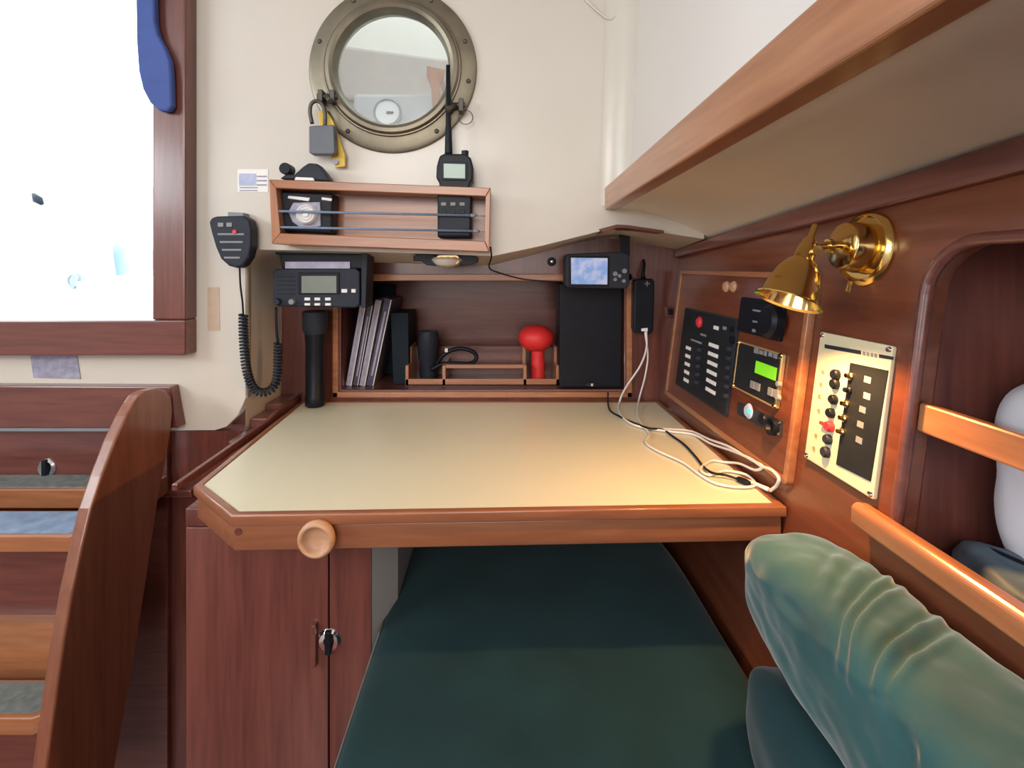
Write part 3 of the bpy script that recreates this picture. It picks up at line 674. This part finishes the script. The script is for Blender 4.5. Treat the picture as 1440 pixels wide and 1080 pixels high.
# thin wire along the recess head
wpt = [P(690, 347, .855), P(691, 362, .853), P(688, 376, .90), P(700, 383, .97), P(740, 393, .985), P(795, 396, .975), P(830, 394, .96)]
props(MB().tube(spline(wpt, 8), .0014, 6).build('black_wire', 'black', smooth=True), 'thin black wire from the rack end to the chart plotter', 'wire')
# chart plotter
gp_ = thing('chart_plotter', (P(840, 405, .93).x, .93, P(840, 405, .93).z), 'black chart plotter with lit blue map screen hanging under the side deck', 'chart plotter')
MB().prism([P(x, y, .93) for x, y in ((795, 362), (799, 357), (876, 354), (885, 358), (886, 400), (881, 406), (799, 405), (795, 401))], (0, .035, 0)).build('body', 'dark', gp_, bevel=.003, seg=3)
MB().prism([P(x, y, .9285) for x, y in ((800, 360), (857, 360), (857, 403), (800, 403))], (0, .003, 0)).build('screen_bezel', 'black', gp_, bevel=.001)
MB().prism([P(x, y, .9275) for x, y in ((803, 362.5), (854.5, 363), (854, 400), (803.5, 399.5))], (0, .002, 0)).build('screen', 'map', gp_)
for (x, y, w) in ((865, 385, 4), (878, 381, 4), (865, 393, 3), (877, 395, 3), (871, 388, 3)):
    q = P(x, y, .93); MB().cyl((q.x, .9275, q.z), (q.x, .931, q.z), w*.00115, seg=12).build('button', 'grey', gp_, bevel=.0004)
MB().prism([P(x, y, .945) for x, y in ((872, 322), (886, 322), (886, 360), (874, 360))], (0, .012, 0)).build('bracket_arm', 'black', gp_, bevel=.001)
MB().prism([P(x, y, .85) for x, y in ((843, 322), (868, 315.5), (884, 316.5), (934, 324), (934, 328), (884, 321), (869, 320.5), (848, 327))], (0, .11, 0)).build('mounting_plate', 'mx', gp_, bevel=.001)
q = P(776, 368, .998)
pr = thing('toggle_switch', (q.x, .99, q.z-.008), 'small round black switch left of the chart plotter', 'switch')
MB().lathe([(0, .003), (.004, .004), (.0085, .003), (.009, -.001)], q, ax, 20).build('ring', 'black', pr, smooth='auto'); MB().lathe([(0, .008), (.0028, .0075), (.003, .002)], q, ax, 14).build('toggle', 'chrome', pr, smooth='auto')
# USB charger
ch = thing('usb_charger', (P(906, 469, .97).x, .985, P(906, 469, .97).z), 'tall black charger box with white plug on the wood panel', 'charger')
MB().prism([P(x, y, .972) for x, y in ((894, 393), (918, 392), (921, 396), (919, 465), (915, 470), (894, 468), (891, 463), (892, 397))], (0, .028, 0)).build('body', 'black', ch, bevel=.003, seg=3)
MB().prism([P(x, y, .971) for x, y in ((902, 462), (911, 461), (911, 466), (902, 466))], (0, .003, 0)).build('plug', 'label', ch, bevel=.0005)
MB().tube([P(905, 393, .985), P(904, 385, .985), P(906, 372, .99), P(905, 366, .999)], [.005, .004, .003, .003], 8).build('strain_relief', 'black', ch, smooth=True)
q = P(910, 399, .971); MB().box((q.x-.001, .970, q.z-.005), (q.x+.001, .973, q.z+.005)).box((q.x-.005, .970, q.z-.001), (q.x+.005, .973, q.z+.001)).build('indicator', 'grey', ch)
q = P(941, 438, .99); sw = thing('small_socket', (q.x, .99, q.z-.01), 'small dark square socket between charger and breaker panel', 'socket')
MB().box((q.x-.009, .984, q.z-.010), (q.x+.009, 1.0, q.z+.010)).build('plate', 'mx', sw, bevel=.001); MB().box((q.x-.005, .980, q.z-.006), (q.x+.005, .986, q.z+.006)).build('insert', 'black', sw, bevel=.001)
q = P(888, 394, .998); props(MB().lathe([(0, .006), (.003, .006), (.0055, .002), (.0055, -.001)], q, ax, 16).build('hook_screw', 'bronzed', smooth='auto'), 'small dark screw hook right of the chart plotter', 'hook')
# =================================================================== IN THE RECESS
ZF = P(500, 549, YB).z+.0006
def fy(px, py, Y): p = P(px, py, Y); return p
books = [((486, 545), (506, 429), 9, 'paper', 'leftmost of the leaning pilot books, lilac with pale spine edges'), ((496, 545), (517, 427), 8, 'paperd', 'dark purple pilot book leaning second from left'), ((505, 545), (528, 421), 9, 'paper', 'pale lilac pilot book leaning between the dark and white-edged books'), ((515, 545), (541, 419), 11, 'paperd', 'rightmost leaning pilot book with bright white spine edge')]
for (b0, b1, w, mt, lab) in books:
    Y = 1.035; p = P(b0[0], 545, Y); t = P(b1[0], b1[1], Y); p.z = ZF+.001
    ang = math.atan2(t.x-p.x, t.z-p.z); Ln = (t-p).length; wd = w*Y/F*.92
    t_ = thing('pilot_book', (p.x, Y+.05, ZF), lab, 'book', 'pilot books leaning in the recess')
    Mx = Matrix.Translation((p.x, 0, p.z+wd*math.sin(ang)*0))@Matrix.Rotation(ang, 4, 'Y')
    MB().box((0, Y, wd*math.tan(ang)*0+.0), (wd, Y+.11, Ln), Mx).build('cover', mt, t_, bevel=.0008)
    MB().box((wd*.35, Y-.0006, Ln*.12), (wd*.6, Y+.0004, Ln*.85), Mx).build('spine_print', 'silv' if mt == 'paper' else 'paper', t_)
    MB().box((wd*.88, Y-.0008, .002), (wd*1.0, Y+.1, Ln-.001), Mx).build('spine_edge', 'label', t_)
te = [P(553, 545, 1.05), P(575, 545, 1.05), P(574, 440, 1.05), P(549, 440, 1.05)]
for p in te[:2]: p.z = ZF
props(MB().prism(te, (0, .10, 0)).build('teal_folder', 'teal', bevel=.001), 'dark teal folder standing upright right of the leaning books', 'folder')
dk = [P(484, 545, 1.12), P(549, 545, 1.12), P(549, 395, 1.12), P(484, 395, 1.12)]
for p in dk[:2]: p.z = ZF
dk = [Vector((p.x, 1.15, p.z)) for p in dk]
for p in dk[2:]: p.z -= .01
props(MB().prism(dk, (0, .03, 0)).build('navy_binder', 'teal', bevel=.001), 'large dark navy binder standing behind the leaning books', 'binder')
# tray
ty = thing('desk_tray', (P(678, 546, 1.04).x, 1.07, ZF), 'pale wooden desk tray with compartments in the recess', 'tray')
Yt = 1.035
def tb2(x0, y0, x1, y1, Ya, Yb_, mt='tx', name='board'):
    a, b = P(x0, y0, Ya), P(x1, y1, Ya); z1, z0 = a.z, max(b.z, ZF)
    return MB().box((a.x, Ya, z0), (b.x, Yb_, z1)).build(name, mt, ty, bevel=.0008)
tb2(570, 533, 787, 560, Yt, Yt+.005, name='front_board')
for x in (570, 622, 736, 782): 
    n_ = 'end_board' if x in (570, 782) else 'divider'
    a = P(x, 514, Yt); b = P(x+4.5, 514, Yt)
    MB().prism([(a.x, Yt, ZF), (a.x, Yt, a.z), (a.x, Yt+.035, a.z), (a.x, Yt+.037, P(0, 487, Yt+.04).z if x != 622 else a.z), (a.x, Yt+.10, P(0, 487, Yt+.04).z if x != 622 else a.z), (a.x, Yt+.10, ZF)], (b.x-a.x, 0, 0)).build(n_, 'ty', ty, bevel=.0006)
tb2(626.5, 513, 736, 518, Yt+.002, Yt+.008, name='rail')
tb2(570, 487, 787, 560, Yt+.10, Yt+.105, 'mx', 'back_board')
a = P(570, 0, Yt); b = P(787, 0, Yt); MB().box((a.x, Yt, ZF), (b.x, Yt+.10, ZF+.003)).build('base', 'mx', ty)
# binocular case with strap
bn = thing('black_monocular', (P(602, 505, 1.10).x, 1.10, ZF+.003), 'dark ribbed monocular with loop strap standing in the tray', 'monocular')
q = P(602, 520, 1.085); zb = ZF+.0035; 
h_ = P(0, 464, 1.085).z-zb
MB().lathe([(0, 0), (.017, 0), (.019, .01), (.018, h_*.35), (.0215, h_*.42), (.0215, h_*.6), (.023, h_*.62), (.023, h_*.9), (.0205, h_*.98), (0, h_)], (q.x, 1.085, zb), (0, 0, 1), 28).build('barrel', 'dark', bn, smooth='auto')
MB().tube(spline([P(612, 515, 1.075), P(625, 498, 1.07), P(645, 490, 1.07), P(664, 494, 1.07), P(670, 503, 1.07), P(662, 511, 1.065), P(640, 511, 1.06), P(622, 512, 1.06), P(606, 520, 1.06)], 6), .0045, 8).build('strap', 'black', bn, smooth=True)
q = P(628, 492, 1.07); MB().box((q.x-.003, 1.064, q.z-.004), (q.x+.003, 1.07, q.z+.004)).build('buckle', 'white', bn)
# red mushroom plug
rm = thing('red_plug', (P(756, 540, 1.075).x, 1.075, ZF+.003), 'bright red mushroom-shaped rubber plug standing in the tray', 'plug')
q = P(754, 476, 1.075); h_ = q.z-ZF
qb = P(757, 535, 1.075)
MB().lathe([(0, .0), (.016, .0), (.0165, .004), (.0145, .012), (.0155, .02), (.0140, .028), (.0150, .036), (.0135, .044), (.0142, .052), (.0135, h_-.02), (.017, h_-.006)], (qb.x-.001, 1.075, ZF+.0035), (0, 0, 1), 28).build('stem', 'red', rm, smooth='auto')
MB().lathe([(.014, -.026), (.024, -.022), (.034, -.012), (.0392, .0), (.037, .012), (.028, .022), (.015, .0275), (0, .029)], q, (0, 0, 1), 36).build('cap', 'red', rm, smooth=True)
# black case
bc = thing('black_case', (P(830, 545, 1.02).x, 1.04, ZF), 'large flat black case standing on end below the chart plotter', 'case')
cpt = [P(787, 545, 1.018), P(875, 545, 1.018), P(876, 398, 1.018), P(787, 398, 1.018)]
for p in cpt[:2]: p.z = ZF
MB().prism(cpt, (0, .07, 0)).build('body', 'black', bc, bevel=.003)
q = P(830, 541, 1.016); MB().box((q.x-.009, 1.014, q.z-.003), (q.x+.009, 1.019, q.z+.004)).build('latch', 'dark', bc, bevel=.0008)
MB().box((q.x+.001, 1.012, q.z-.002), (q.x+.005, 1.015, q.z+.003)).build('latch_rivet', 'ivory', bc)
# =================================================================== CABLES ON THE TABLE
def T(px, py, h=.0018):
    p = PZ(px, py, TZ+h)
    if p.x > .316:
        Y = .316*F/(px-700); p = P(px, py, Y)
        if p.z < z_(TZ+h): p.z = z_(TZ+h)
    return p
wc = thing('charging_cable', (.25, .75, z_(TZ)), 'white charging cable hanging from the charger and looping to the table corner', 'cable')
MB().tube(spline([P(909, 466, .968), P(909, 490, .966), P(900, 515, .965), P(880, 545, .965), T(871, 566), T(872, 582), T(888, 596), T(915, 603), T(945, 607), T(975, 611), T(1000, 624), T(1030, 634), T(1055, 645, .004), T(1070, 655, .006), T(1085, 661, .01), T(1095, 672, .01), T(1092, 683, .006), T(1083, 690, .003)], 8), .0019, 8).build('lead', 'cable', wc, smooth=True)
MB().tube(spline([T(1080, 688, .003), T(1066, 682), T(1050, 676)], 4), .0026, 8).build('connector', 'white', wc, smooth=True)
w2 = thing('charging_cable', (.2, .75, z_(TZ)), 'second white charging cable hanging nearer the wall, coiled loosely on the table', 'cable')
MB().tube(spline([P(907, 467, .969), P(911, 500, .967), P(907, 530, .967), P(899, 560, .97), T(896, 582), T(903, 597), T(913, 610), T(908, 622), T(925, 634), T(960, 650), T(985, 668), T(1008, 680), T(1040, 685), T(1062, 682), T(1050, 668), T(1020, 662), T(998, 668), T(985, 660), T(1000, 648), T(1020, 650), T(1040, 652), T(1062, 661, .005), T(1072, 655, .007), T(1055, 646, .006), T(1025, 628), T(998, 618), T(970, 606), T(930, 603), T(915, 603)], 7), .0017, 8).build('lead', 'cable', w2, smooth=True)
w3 = thing('black_usb_cable', (.15, .8, z_(TZ)), 'thin black cable crossing the chart table with a black plug end', 'cable')
MB().tube(spline([P(855, 552, .985), T(855, 566), T(858, 577), T(870, 585), T(890, 594), T(912, 602, .005), T(932, 604), T(945, 613), T(962, 625), T(978, 642), T(990, 657), T(1002, 665, .005), T(1020, 668, .004), T(1038, 674)], 8), .0016, 8).build('lead', 'black', w3, smooth=True)
a, b = T(1036, 673, .003), T(1054, 680, .003)
MB().tube([a, a.lerp(b, .15), a.lerp(b, .8), b], [.0018, .0038, .0038, .003], 10).build('plug', 'black', w3, smooth='auto')
# =================================================================== ON THE STARBOARD WALL
def wbox(name, u0, v0, u1, v1, n0, n1, mat, parent=None, bevel=.0008):
    Mx = Matrix(((UW.x, VW.x, NW.x, W0.x), (UW.y, VW.y, NW.y, W0.y), (UW.z, VW.z, NW.z, W0.z), (0, 0, 0, 1)))
    return MB().box((u0, v0, n0), (u1, v1, n1), Mx).build(name, mat, parent, bevel=bevel)
def wplate(name, pts, n, th, mat, parent=None, holes=(), bevel=0): return plate(name, pts, th, MW(n), mat, parent, holes, bevel)
def wlathe(name, u, v, n, prof, mat, parent=None, seg=20): return MB().lathe(prof, WP(u, v, n), NW, seg).build(name, mat, parent, smooth='auto')
# hinged wood panel
hp = thing('instrument_door', WP(-.75, -.24), 'raised wooden panel with lighter edges that carries the black instruments', 'panel')
wplate('panel', rrect(-.952, -.243, -.556, -.012, .006), .007, .007, 'wally', hp, bevel=.0015)
wplate('edge_trim', rrect(-.956, -.247, -.552, -.008, .006), .009, .009, 'ty', hp, holes=[rrect(-.947, -.239, -.560, -.0155, .004)], bevel=.001)
for (x, y) in ((1021, 403), (1031, 403)):
    u, v = wuv(x, y, .008); wlathe('finger_button', u, v, .007, [(0, .004), (.006, .004), (.0085, .001), (.0085, -.001)], 'knob', hp)
# breaker panel
bp_ = thing('breaker_panel', WP(-.80, -.21), 'black breaker panel with rows of small white labels and a red button', 'panel')
wplate('faceplate', rrect(-.900, -.213, -.706, -.079, .003), .0115, .0045, 'blackp', bp_, bevel=.0008)
wplate('frame_edge', rrect(-.903, -.216, -.703, -.076, .004), .0105, .0035, 'dark', bp_, holes=[rrect(-.8995, -.2125, -.7065, -.0795, .003)], bevel=.0006)
u, v = wuv(984, 453, .012); wlathe('red_button', u, v, .0115, [(0, .005), (.006, .005), (.0095, .002), (.0095, 0)], 'redp', bp_)
def wl_(px, py, w, h, mat, par, name, n=.0122): 
    u, v = wuv(px, py, n); wbox(name, u-w, v-h, u+w, v+h, n-.0005, n+.0006, mat, par, 0)
for k in range(6): wl_(1003.5-.9*k, 486+12.7*k, .0165, .0028, 'label', bp_, 'label_plate')
for k in range(5): wl_(968-.8*k, 489.5+11.3*k, .0100, .0028, 'label', bp_, 'label_plate')
for k in range(6):
    u, v = wuv(1027-1.0*k, 491+13.2*k, .012); wlathe('breaker_switch', u, v, .0115, [(0, .006), (.003, .006), (.0052, .001), (.0052, 0)], 'dark', bp_, 12)
for k in range(5):
    u, v = wuv(984-.8*k, 492+11.5*k, .012); wlathe('breaker_switch', u, v, .0115, [(0, .006), (.003, .006), (.0052, .001), (.0052, 0)], 'dark', bp_, 12)
wl_(1007, 461, .008, .0028, 'label', bp_, 'indicator'); wl_(1019, 461.5, .005, .0024, 'grey', bp_, 'indicator'); wl_(1030, 463, .006, .004, 'black', bp_, 'rocker'); wl_(1029, 478, .007, .005, 'black', bp_, 'rocker')
wl_(979, 480, .022, .0016, 'grey', bp_, 'label_line'); wl_(989, 471, .010, .0016, 'grey', bp_, 'label_line')
# small control box
sc2 = thing('control_box', WP(-.64, -.11), 'small black control box with a dial, partly behind the brass lamp', 'control panel')
u0_, v0_ = wuv(1054, 476, .02); u1_, v1_ = wuv(1110, 421, .02)
wplate('faceplate', rrect(-.700, -.092, -.596, -.044, .003), .0125, .006, 'black', sc2, bevel=.001)
wlathe('dial', -.607, -.070, .012, [(0, .014), (.016, .014), (.0205, .010), (.0205, 0)], 'black', sc2, 30)
for (x, y, w, h) in ((1065, 437, .012, .0012), (1077, 443, .003, .0025), (1065, 453, .012, .0012), (1077, 454, .003, .0025), (1060, 465, .004, .002), (1092, 436, .007, .0022), (1100, 445, .003, .0022), (1099, 457, .0022, .002), (1088, 465, .0025, .004)):
    u, v = wuv(x, y, .013); wbox('marking', u-w, v-h, u+w, v+h, .0122, .0131, 'grey', sc2, 0)
# monitor with green display
mn = thing('battery_monitor', WP(-.64, -.17), 'square black monitor with glowing green display and gold screws', 'monitor')
wplate('bezel', rrect(-.692, -.170, -.584, -.105, .002), .0125, .005, 'gold', mn, holes=[rrect(-.689, -.1675, -.5875, -.1075, .002)], bevel=.0008)
wplate('faceplate', rrect(-.690, -.168, -.587, -.107, .001), .0120, .005, 'blackp', mn)
q = [wuv(x, y, .0125) for x, y in ((1064, 509), (1093, 516), (1090, 534), (1061, 525))]
uA = (q[0][0]+q[3][0])/2; uB = (q[1][0]+q[2][0])/2; vA = (q[2][1]+q[3][1])/2; vB = (q[0][1]+q[1][1])/2
wbox('display', uA, vA, uB, vB, .012, .0131, 'green', mn, 0)
for (x, y, w, h) in ((1063, 493, .005, .0035), (1070, 495.5, .0045, .0025), (1076, 497, .003, .003), (1083, 498.5, .004, .0025), (1090, 500.5, .004, .003), (1097, 502, .003, .0025)):
    u, v = wuv(x, y, .0128); wbox('heading_mark', u-w, v-h, u+w, v+h, .012, .0128, 'grey', mn, 0)
for (x, y) in ((1058, 541), (1065, 544), (1083, 551), (1091, 554)):
    u, v = wuv(x, y, .0135); wbox('button', u-.005, v-.0048, u+.005, v+.0048, .012, .0142, 'grey', mn, .0006)
for (u, v) in ((-.6895, -.1075), (-.587, -.1075), (-.6895, -.1675), (-.587, -.1675)): wlathe('screw', u, v, .0125, [(0, .002), (.0028, .0016), (.0035, 0)], 'brass', mn, 12)
u, v = wuv(1096, 540, .013); wlathe('knob', u, v, .012, [(0, .004), (.003, .004), (.004, 0)], 'grey', mn, 12)
u, v = wuv(1095, 559, .013); wlathe('knob', u, v, .012, [(0, .004), (.003, .004), (.004, 0)], 'grey', mn, 12)
# outlet strip
us = thing('socket_strip', WP(-.65, -.22), 'small dark socket strip with a pale blue light below the monitor', 'socket')
a_ = wuv(1039, 566, .009); b_ = wuv(1072, 598, .009); c_ = wuv(1072, 582, .009); d_ = wuv(1099, 613, .009)
wplate('plate', [wuv(1039, 566, .009), wuv(1039, 583, .009), wuv(1098, 614, .009), wuv(1099, 592, .009)], .011, .004, 'dark', us, bevel=.0006)
u, v = wuv(1052, 578, .012); wlathe('usb_port', u, v, .011, [(0, .003), (.007, .003), (.010, 0)], 'blab', us)
u, v = wuv(1052, 578, .015)
cy = plain('cyan_light', (.1, .5, .55), .4, emit=(.1, .7, .8), estr=.5)
wbox('indicator', u-.004, v-.003, u+.004, v+.003, .0135, .0146, cy, us, 0)
u, v = wuv(1088, 600, .012); wlathe('socket', u, v, .011, [(0, .001), (.006, .001), (.008, .006), (.0105, .006), (.0105, 0)], 'black', us)
u, v = wuv(1071, 589, .012); wlathe('blank', u, v, .011, [(0, .002), (.006, .002), (.007, 0)], 'black', us)
for (x, y) in ((1094, 594), (1092, 610)):
    u, v = wuv(x, y, .013); wlathe('screw', u, v, .011, [(0, .0015), (.0018, .0012), (.002, 0)], 'chrome', us, 10)
# ivory switch panel
ip = thing('electrical_panel', WP(-.486, -.207), 'ivory panel with black face, rotary switches and one red pointer', 'panel')
wplate('faceplate', rrect(-.535, -.207, -.437, -.071, .002), .004, .004, 'ivory', ip, bevel=.0008)
def wquad(name, pts, n0, th, mat): return wplate(name, [wuv(x, y, n0) for x, y in pts], n0, th, mat, ip)
wquad('black_face', ((1195.5, 510), (1248.5, 521), (1223.5, 677), (1175.5, 653)), .0048, .0012, 'blackp')
wquad('title_bar', ((1159.5, 484), (1210, 493), (1210, 498.5), (1159.5, 489.5)), .0046, .0008, 'dark')
wquad('title_bar', ((1236, 498), (1255, 501.5), (1255, 506), (1236, 503)), .0046, .0008, 'dark')
for k in range(4): wquad('title_mark', ((1213+k*5.5, 494+k), (1216+k*5.5, 494.6+k), (1216+k*5.5, 500+k), (1213+k*5.5, 499.4+k)), .0046, .0008, 'grey')
for (x, y) in ((1220, 534), (1219, 557), (1213, 576), (1210, 597), (1208, 619)):
    u, v = wuv(x, y, .005); wbox('label_plate', u-.0040, v-.0028, u+.0040, v+.0028, .0045, .0052, 'ivory' if y < 560 else 'grey', ip, 0)
for k, (x, y) in enumerate(((1196, 529), (1194, 549), (1190, 568), (1187, 588), (1184, 607))):
    u, v = wuv(x, y, .005); wlathe('circuit_breaker', u, v, .004, [(0, .006), (.0022, .006), (.0026, .003), (.0038, .002), (.0038, 0)], 'brass' if k != 1 else 'black', ip, 14)
for (x, y, r_) in ((1176, 527, .006), (1175, 540, .006), (1173, 562, .0055), (1169, 581, .0055), (1165, 618, .0055), (1162, 636, .006)):
    u, v = wuv(x, y, .005); wlathe('rotary_switch', u, v, .004, [(0, .005), (r_*.7, .005), (r_*.9, .0035), (r_*.9, 0)], 'black' if y < 610 else 'dark', ip, 18)
u, v = wuv(1168, 600, .005); wlathe('red_switch', u, v, .004, [(0, .006), (.0042, .006), (.0052, .004), (.0052, 0)], 'redp', ip, 18)
wbox('red_pointer', u-.013, v-.0018, u-.002, v+.0018, .005, .0085, 'redp', ip)
for (x, y) in ((1157, 523), (1154, 540), (1152, 557), (1151, 577), (1147, 612), (1144, 630)):
    u, v = wuv(x, y, .005); wbox('indicator', u-.0016, v-.0016, u+.0016, v+.0016, .0045, .0052, 'gold', ip, 0)
for (u, v) in ((-.5315, -.2035), (-.4405, -.2035), (-.4405, -.0745), (-.5315, -.0745)): wlathe('screw', u, v, .004, [(0, .002), (.0022, .0016), (.0028, 0)], 'chrome', ip, 12)
# fiddle rails of the locker
fr = thing('locker_fiddle', WP(-.2, -.235), 'long light wood fiddle rail along the bottom of the side locker opening', 'rail')
MB().prism([WP(-.443, -.232, 0), WP(-.443, -.216, 0), WP(-.443, -.212, .004), WP(-.443, -.212, .015), WP(-.443, -.216, .019), WP(-.443, -.232, .017)], UW*.74).build('rail', 'ty', fr, bevel=.0025, seg=3)
sf = props(MB().prism([WP(-.412, -.136, -.014), WP(-.412, -.1125, -.014), WP(-.412, -.1125, -.003), WP(-.412, -.136, -.003)], UW*.68).build('retaining_bar', 'ty', bevel=.002), 'light wood bar running across the side locker opening', 'bar')
# contents
def fpil(u): return .004*noise.noise(Vector((u.x*3, u.y*3, u.z*3)))
pw = softbox('white_pillow', .488, .287, z_(-.168), .205, .275, .19, 'pillow', n=26, p=4, fn=fpil)
props(pw, 'white pillow stuffed in the side locker behind the wood bars', 'pillow')
bgp = []
def fbag(u): return .006*noise.noise(Vector((u.x*3, u.y*4, u.z*3)))+.003*math.sin(u.y*14+u.z*3)*max(0, u.z)
bg = softbox('nylon_bag', .392, .25, z_(-.246), .075, .335, .060, 'bag', n=30, p=3, fn=fbag)
props(bg, 'limp blue-grey nylon bag lying along the bottom of the side locker', 'bag')
MB().tube(spline([(.385, .40, z_(-.222)), (.384, .33, z_(-.213)), (.386, .25, z_(-.213)), (.388, .20, z_(-.216)), (.380, .17, z_(-.226))], 6), .0015, 6).build('piping', 'black', bg, smooth=True)
# =================================================================== BRASS SCONCE
sL = thing('brass_reading_lamp', WP(-.492, .018, 0), 'polished brass swivel reading lamp with bell shade, lit, on the wood wall', 'lamp')
bu, bv = wuv(1219, 350)
wlathe('backplate', bu, bv, 0, [(.0, .004), (.030, .004), (.032, .007), (.0345, .006), (.037, .003), (.037, 0)], 'brass', sL, 48)
wlathe('cup', bu, bv, 0, [(.0245, .003), (.025, .010), (.0235, .020), (.0225, .0245), (.021, .0255), (0, .026)], 'brass', sL, 48)
c0 = WP(bu, bv, .026); 
c0 = c0+Vector((0, 0, -.0)); jx = P(1146, 347, c0.y-.002)
MB().tube([c0+NW*-.002, c0+NW*.004, jx], [.0048, .0042, .0042], 14).build('arm', 'brass', sL, smooth='auto')
q = c0.lerp(jx, .45); MB().tube([q-Vector((.002, 0, 0)), q+Vector((.002, 0, 0))], .007, 16).build('collar', 'brass', sL, smooth='auto')
top = P(1134, 352, c0.y-.002); bot = P(1108, 424, c0.y-.002-.006); axd = (bot-top).normalized(); Lh = (bot-top).length
sh = MB().lathe([(.0, -.006), (.0075, -.005), (.0085, 0), (.009, Lh*.17), (.0135, Lh*.24), (.019, Lh*.42), (.0235, Lh*.70), (.0265, Lh*.93), (.0300, Lh*.985), (.0300, Lh), (.0262, Lh*.97), (.0225, Lh*.70), (.018, Lh*.42), (.012, Lh*.28), (0, Lh*.26)], top, axd, 48).build('shade', 'brass', sL, smooth='auto')
MB().tube([top-axd*.004, top-axd*.010, top-axd*.014, top-axd*.026, top-axd*.028], [.0065, .0065, .0035, .0030, .0022], 14).build('finial', 'brass', sL, smooth='auto')
q = P(1146, 352, c0.y-.01); MB().cyl((q.x, c0.y-.014, q.z), (q.x, c0.y+.010, q.z), .0048, seg=16).build('swivel_joint', 'brass', sL, smooth='auto')
q = WP(bu, bv-.034, .012); MB().tube([q, q+Vector((-.004, -.002, -.010))], .0022, 10).build('switch', 'brass', sL, smooth='auto')
bl = plain('warm_bulb', (1, .8, .5), .4, emit=(1, .62, .25), estr=4)
bpnt = top+axd*Lh*.60
MB().lathe([(0, -.012), (.005, -.011), (.009, -.004), (.010, .003), (.007, .010), (0, .013)], bpnt, axd, 20).build('bulb', bl, sL, smooth=True)
l = bpy.data.lights.new('lamp_light', 'SPOT'); l.energy = 4.8; l.color = (1, .50, .16); l.spot_size = math.radians(150); l.spot_blend = .35; l.shadow_soft_size = .008
lo_ = bpy.data.objects.new('lamp_light', l); COL.objects.link(lo_); lo_.location = top+axd*(Lh*.90)
lo_.rotation_euler = axd.to_track_quat('-Z', 'Y').to_euler()
# =================================================================== BEAM, CLOTH
def beam():
    X = .184; pts = []
    yb, yn = .858, -1.4
    def zt(y): return .137+.032*(.858-y)
    def zb_(y): return .098+.020*(.858-y)
    v = []
    for y in (yb, .55, .2, yn): v += [(X, y, z_(zb_(y))), (X, y, z_(zt(y))), (X+.024, y, z_(zt(y))), (X+.024, y, z_(zb_(y)))]
    f = [(0, 1, 2, 3), (12, 15, 14, 13)]
    for i in range(3):
        for j in range(4): f.append((i*4+j, i*4+(j+1) % 4, i*4+4+(j+1) % 4, i*4+4+j))
    return MB().add(v, f).build('wood_beam', 'ty', bevel=.003, seg=3)
props(beam(), 'long varnished wood rail along the edge of the side deck overhead', 'beam')
cl_ = [P(190, -60, .812), P(190, 0, .812), P(191, 60, .812), P(194, 100, .812), P(200, 125, .812), P(210, 144, .812), P(222, 155, .812), P(236, 156, .812), P(241, 148, .812), P(240, 110, .812), P(238, 85, .812), P(232, 68, .812), P(222, 50, .812), P(217, 30, .812), P(216, 0, .812), P(215, -60, .812)]
props(MB().prism(cl_, (0, .014, 0)).build('blue_canvas_flap', 'bluec', bevel=.004, seg=3), 'rolled blue canvas flap hanging over the companionway frame', 'canvas')
# oval overhead moulding at the very top
om = [P(830+math.cos(t)*36+22, -14+math.sin(t)*44, .855) for t in [2*math.pi*i/28 for i in range(29)]]
om = [P(x, y, .858) for x, y in ((820, -40), (822, -5), (832, 8), (848, 22), (857, 27), (866, 22), (872, 10), (878, -5), (880, -40))]
o = MB().tube(spline(om, 6), .0022, 8).build('trim_overhead', 'gel', smooth=True); struct(o)
# cockpit fittings seen through the companionway
q = P(53, 281, 3.35); props(MB().tube([q+Vector((-.03, 0, .04)), q, q+Vector((.03, 0, -.03))], [.012, .03, .012], 8).build('dark_cleat', 'black', smooth=True), 'tiny dark fitting on the bright cockpit wall outside', 'fitting')
q = P(103, 395, 2.58)
props(MB().tube([q+Vector((.03*math.cos(a), 0, .035*math.sin(a))) for a in [i*.5 for i in range(11)]], .008, 8).build('pad_eye', 'grey', smooth=True), 'small grey pad eye on the pale blue cockpit side', 'fitting')
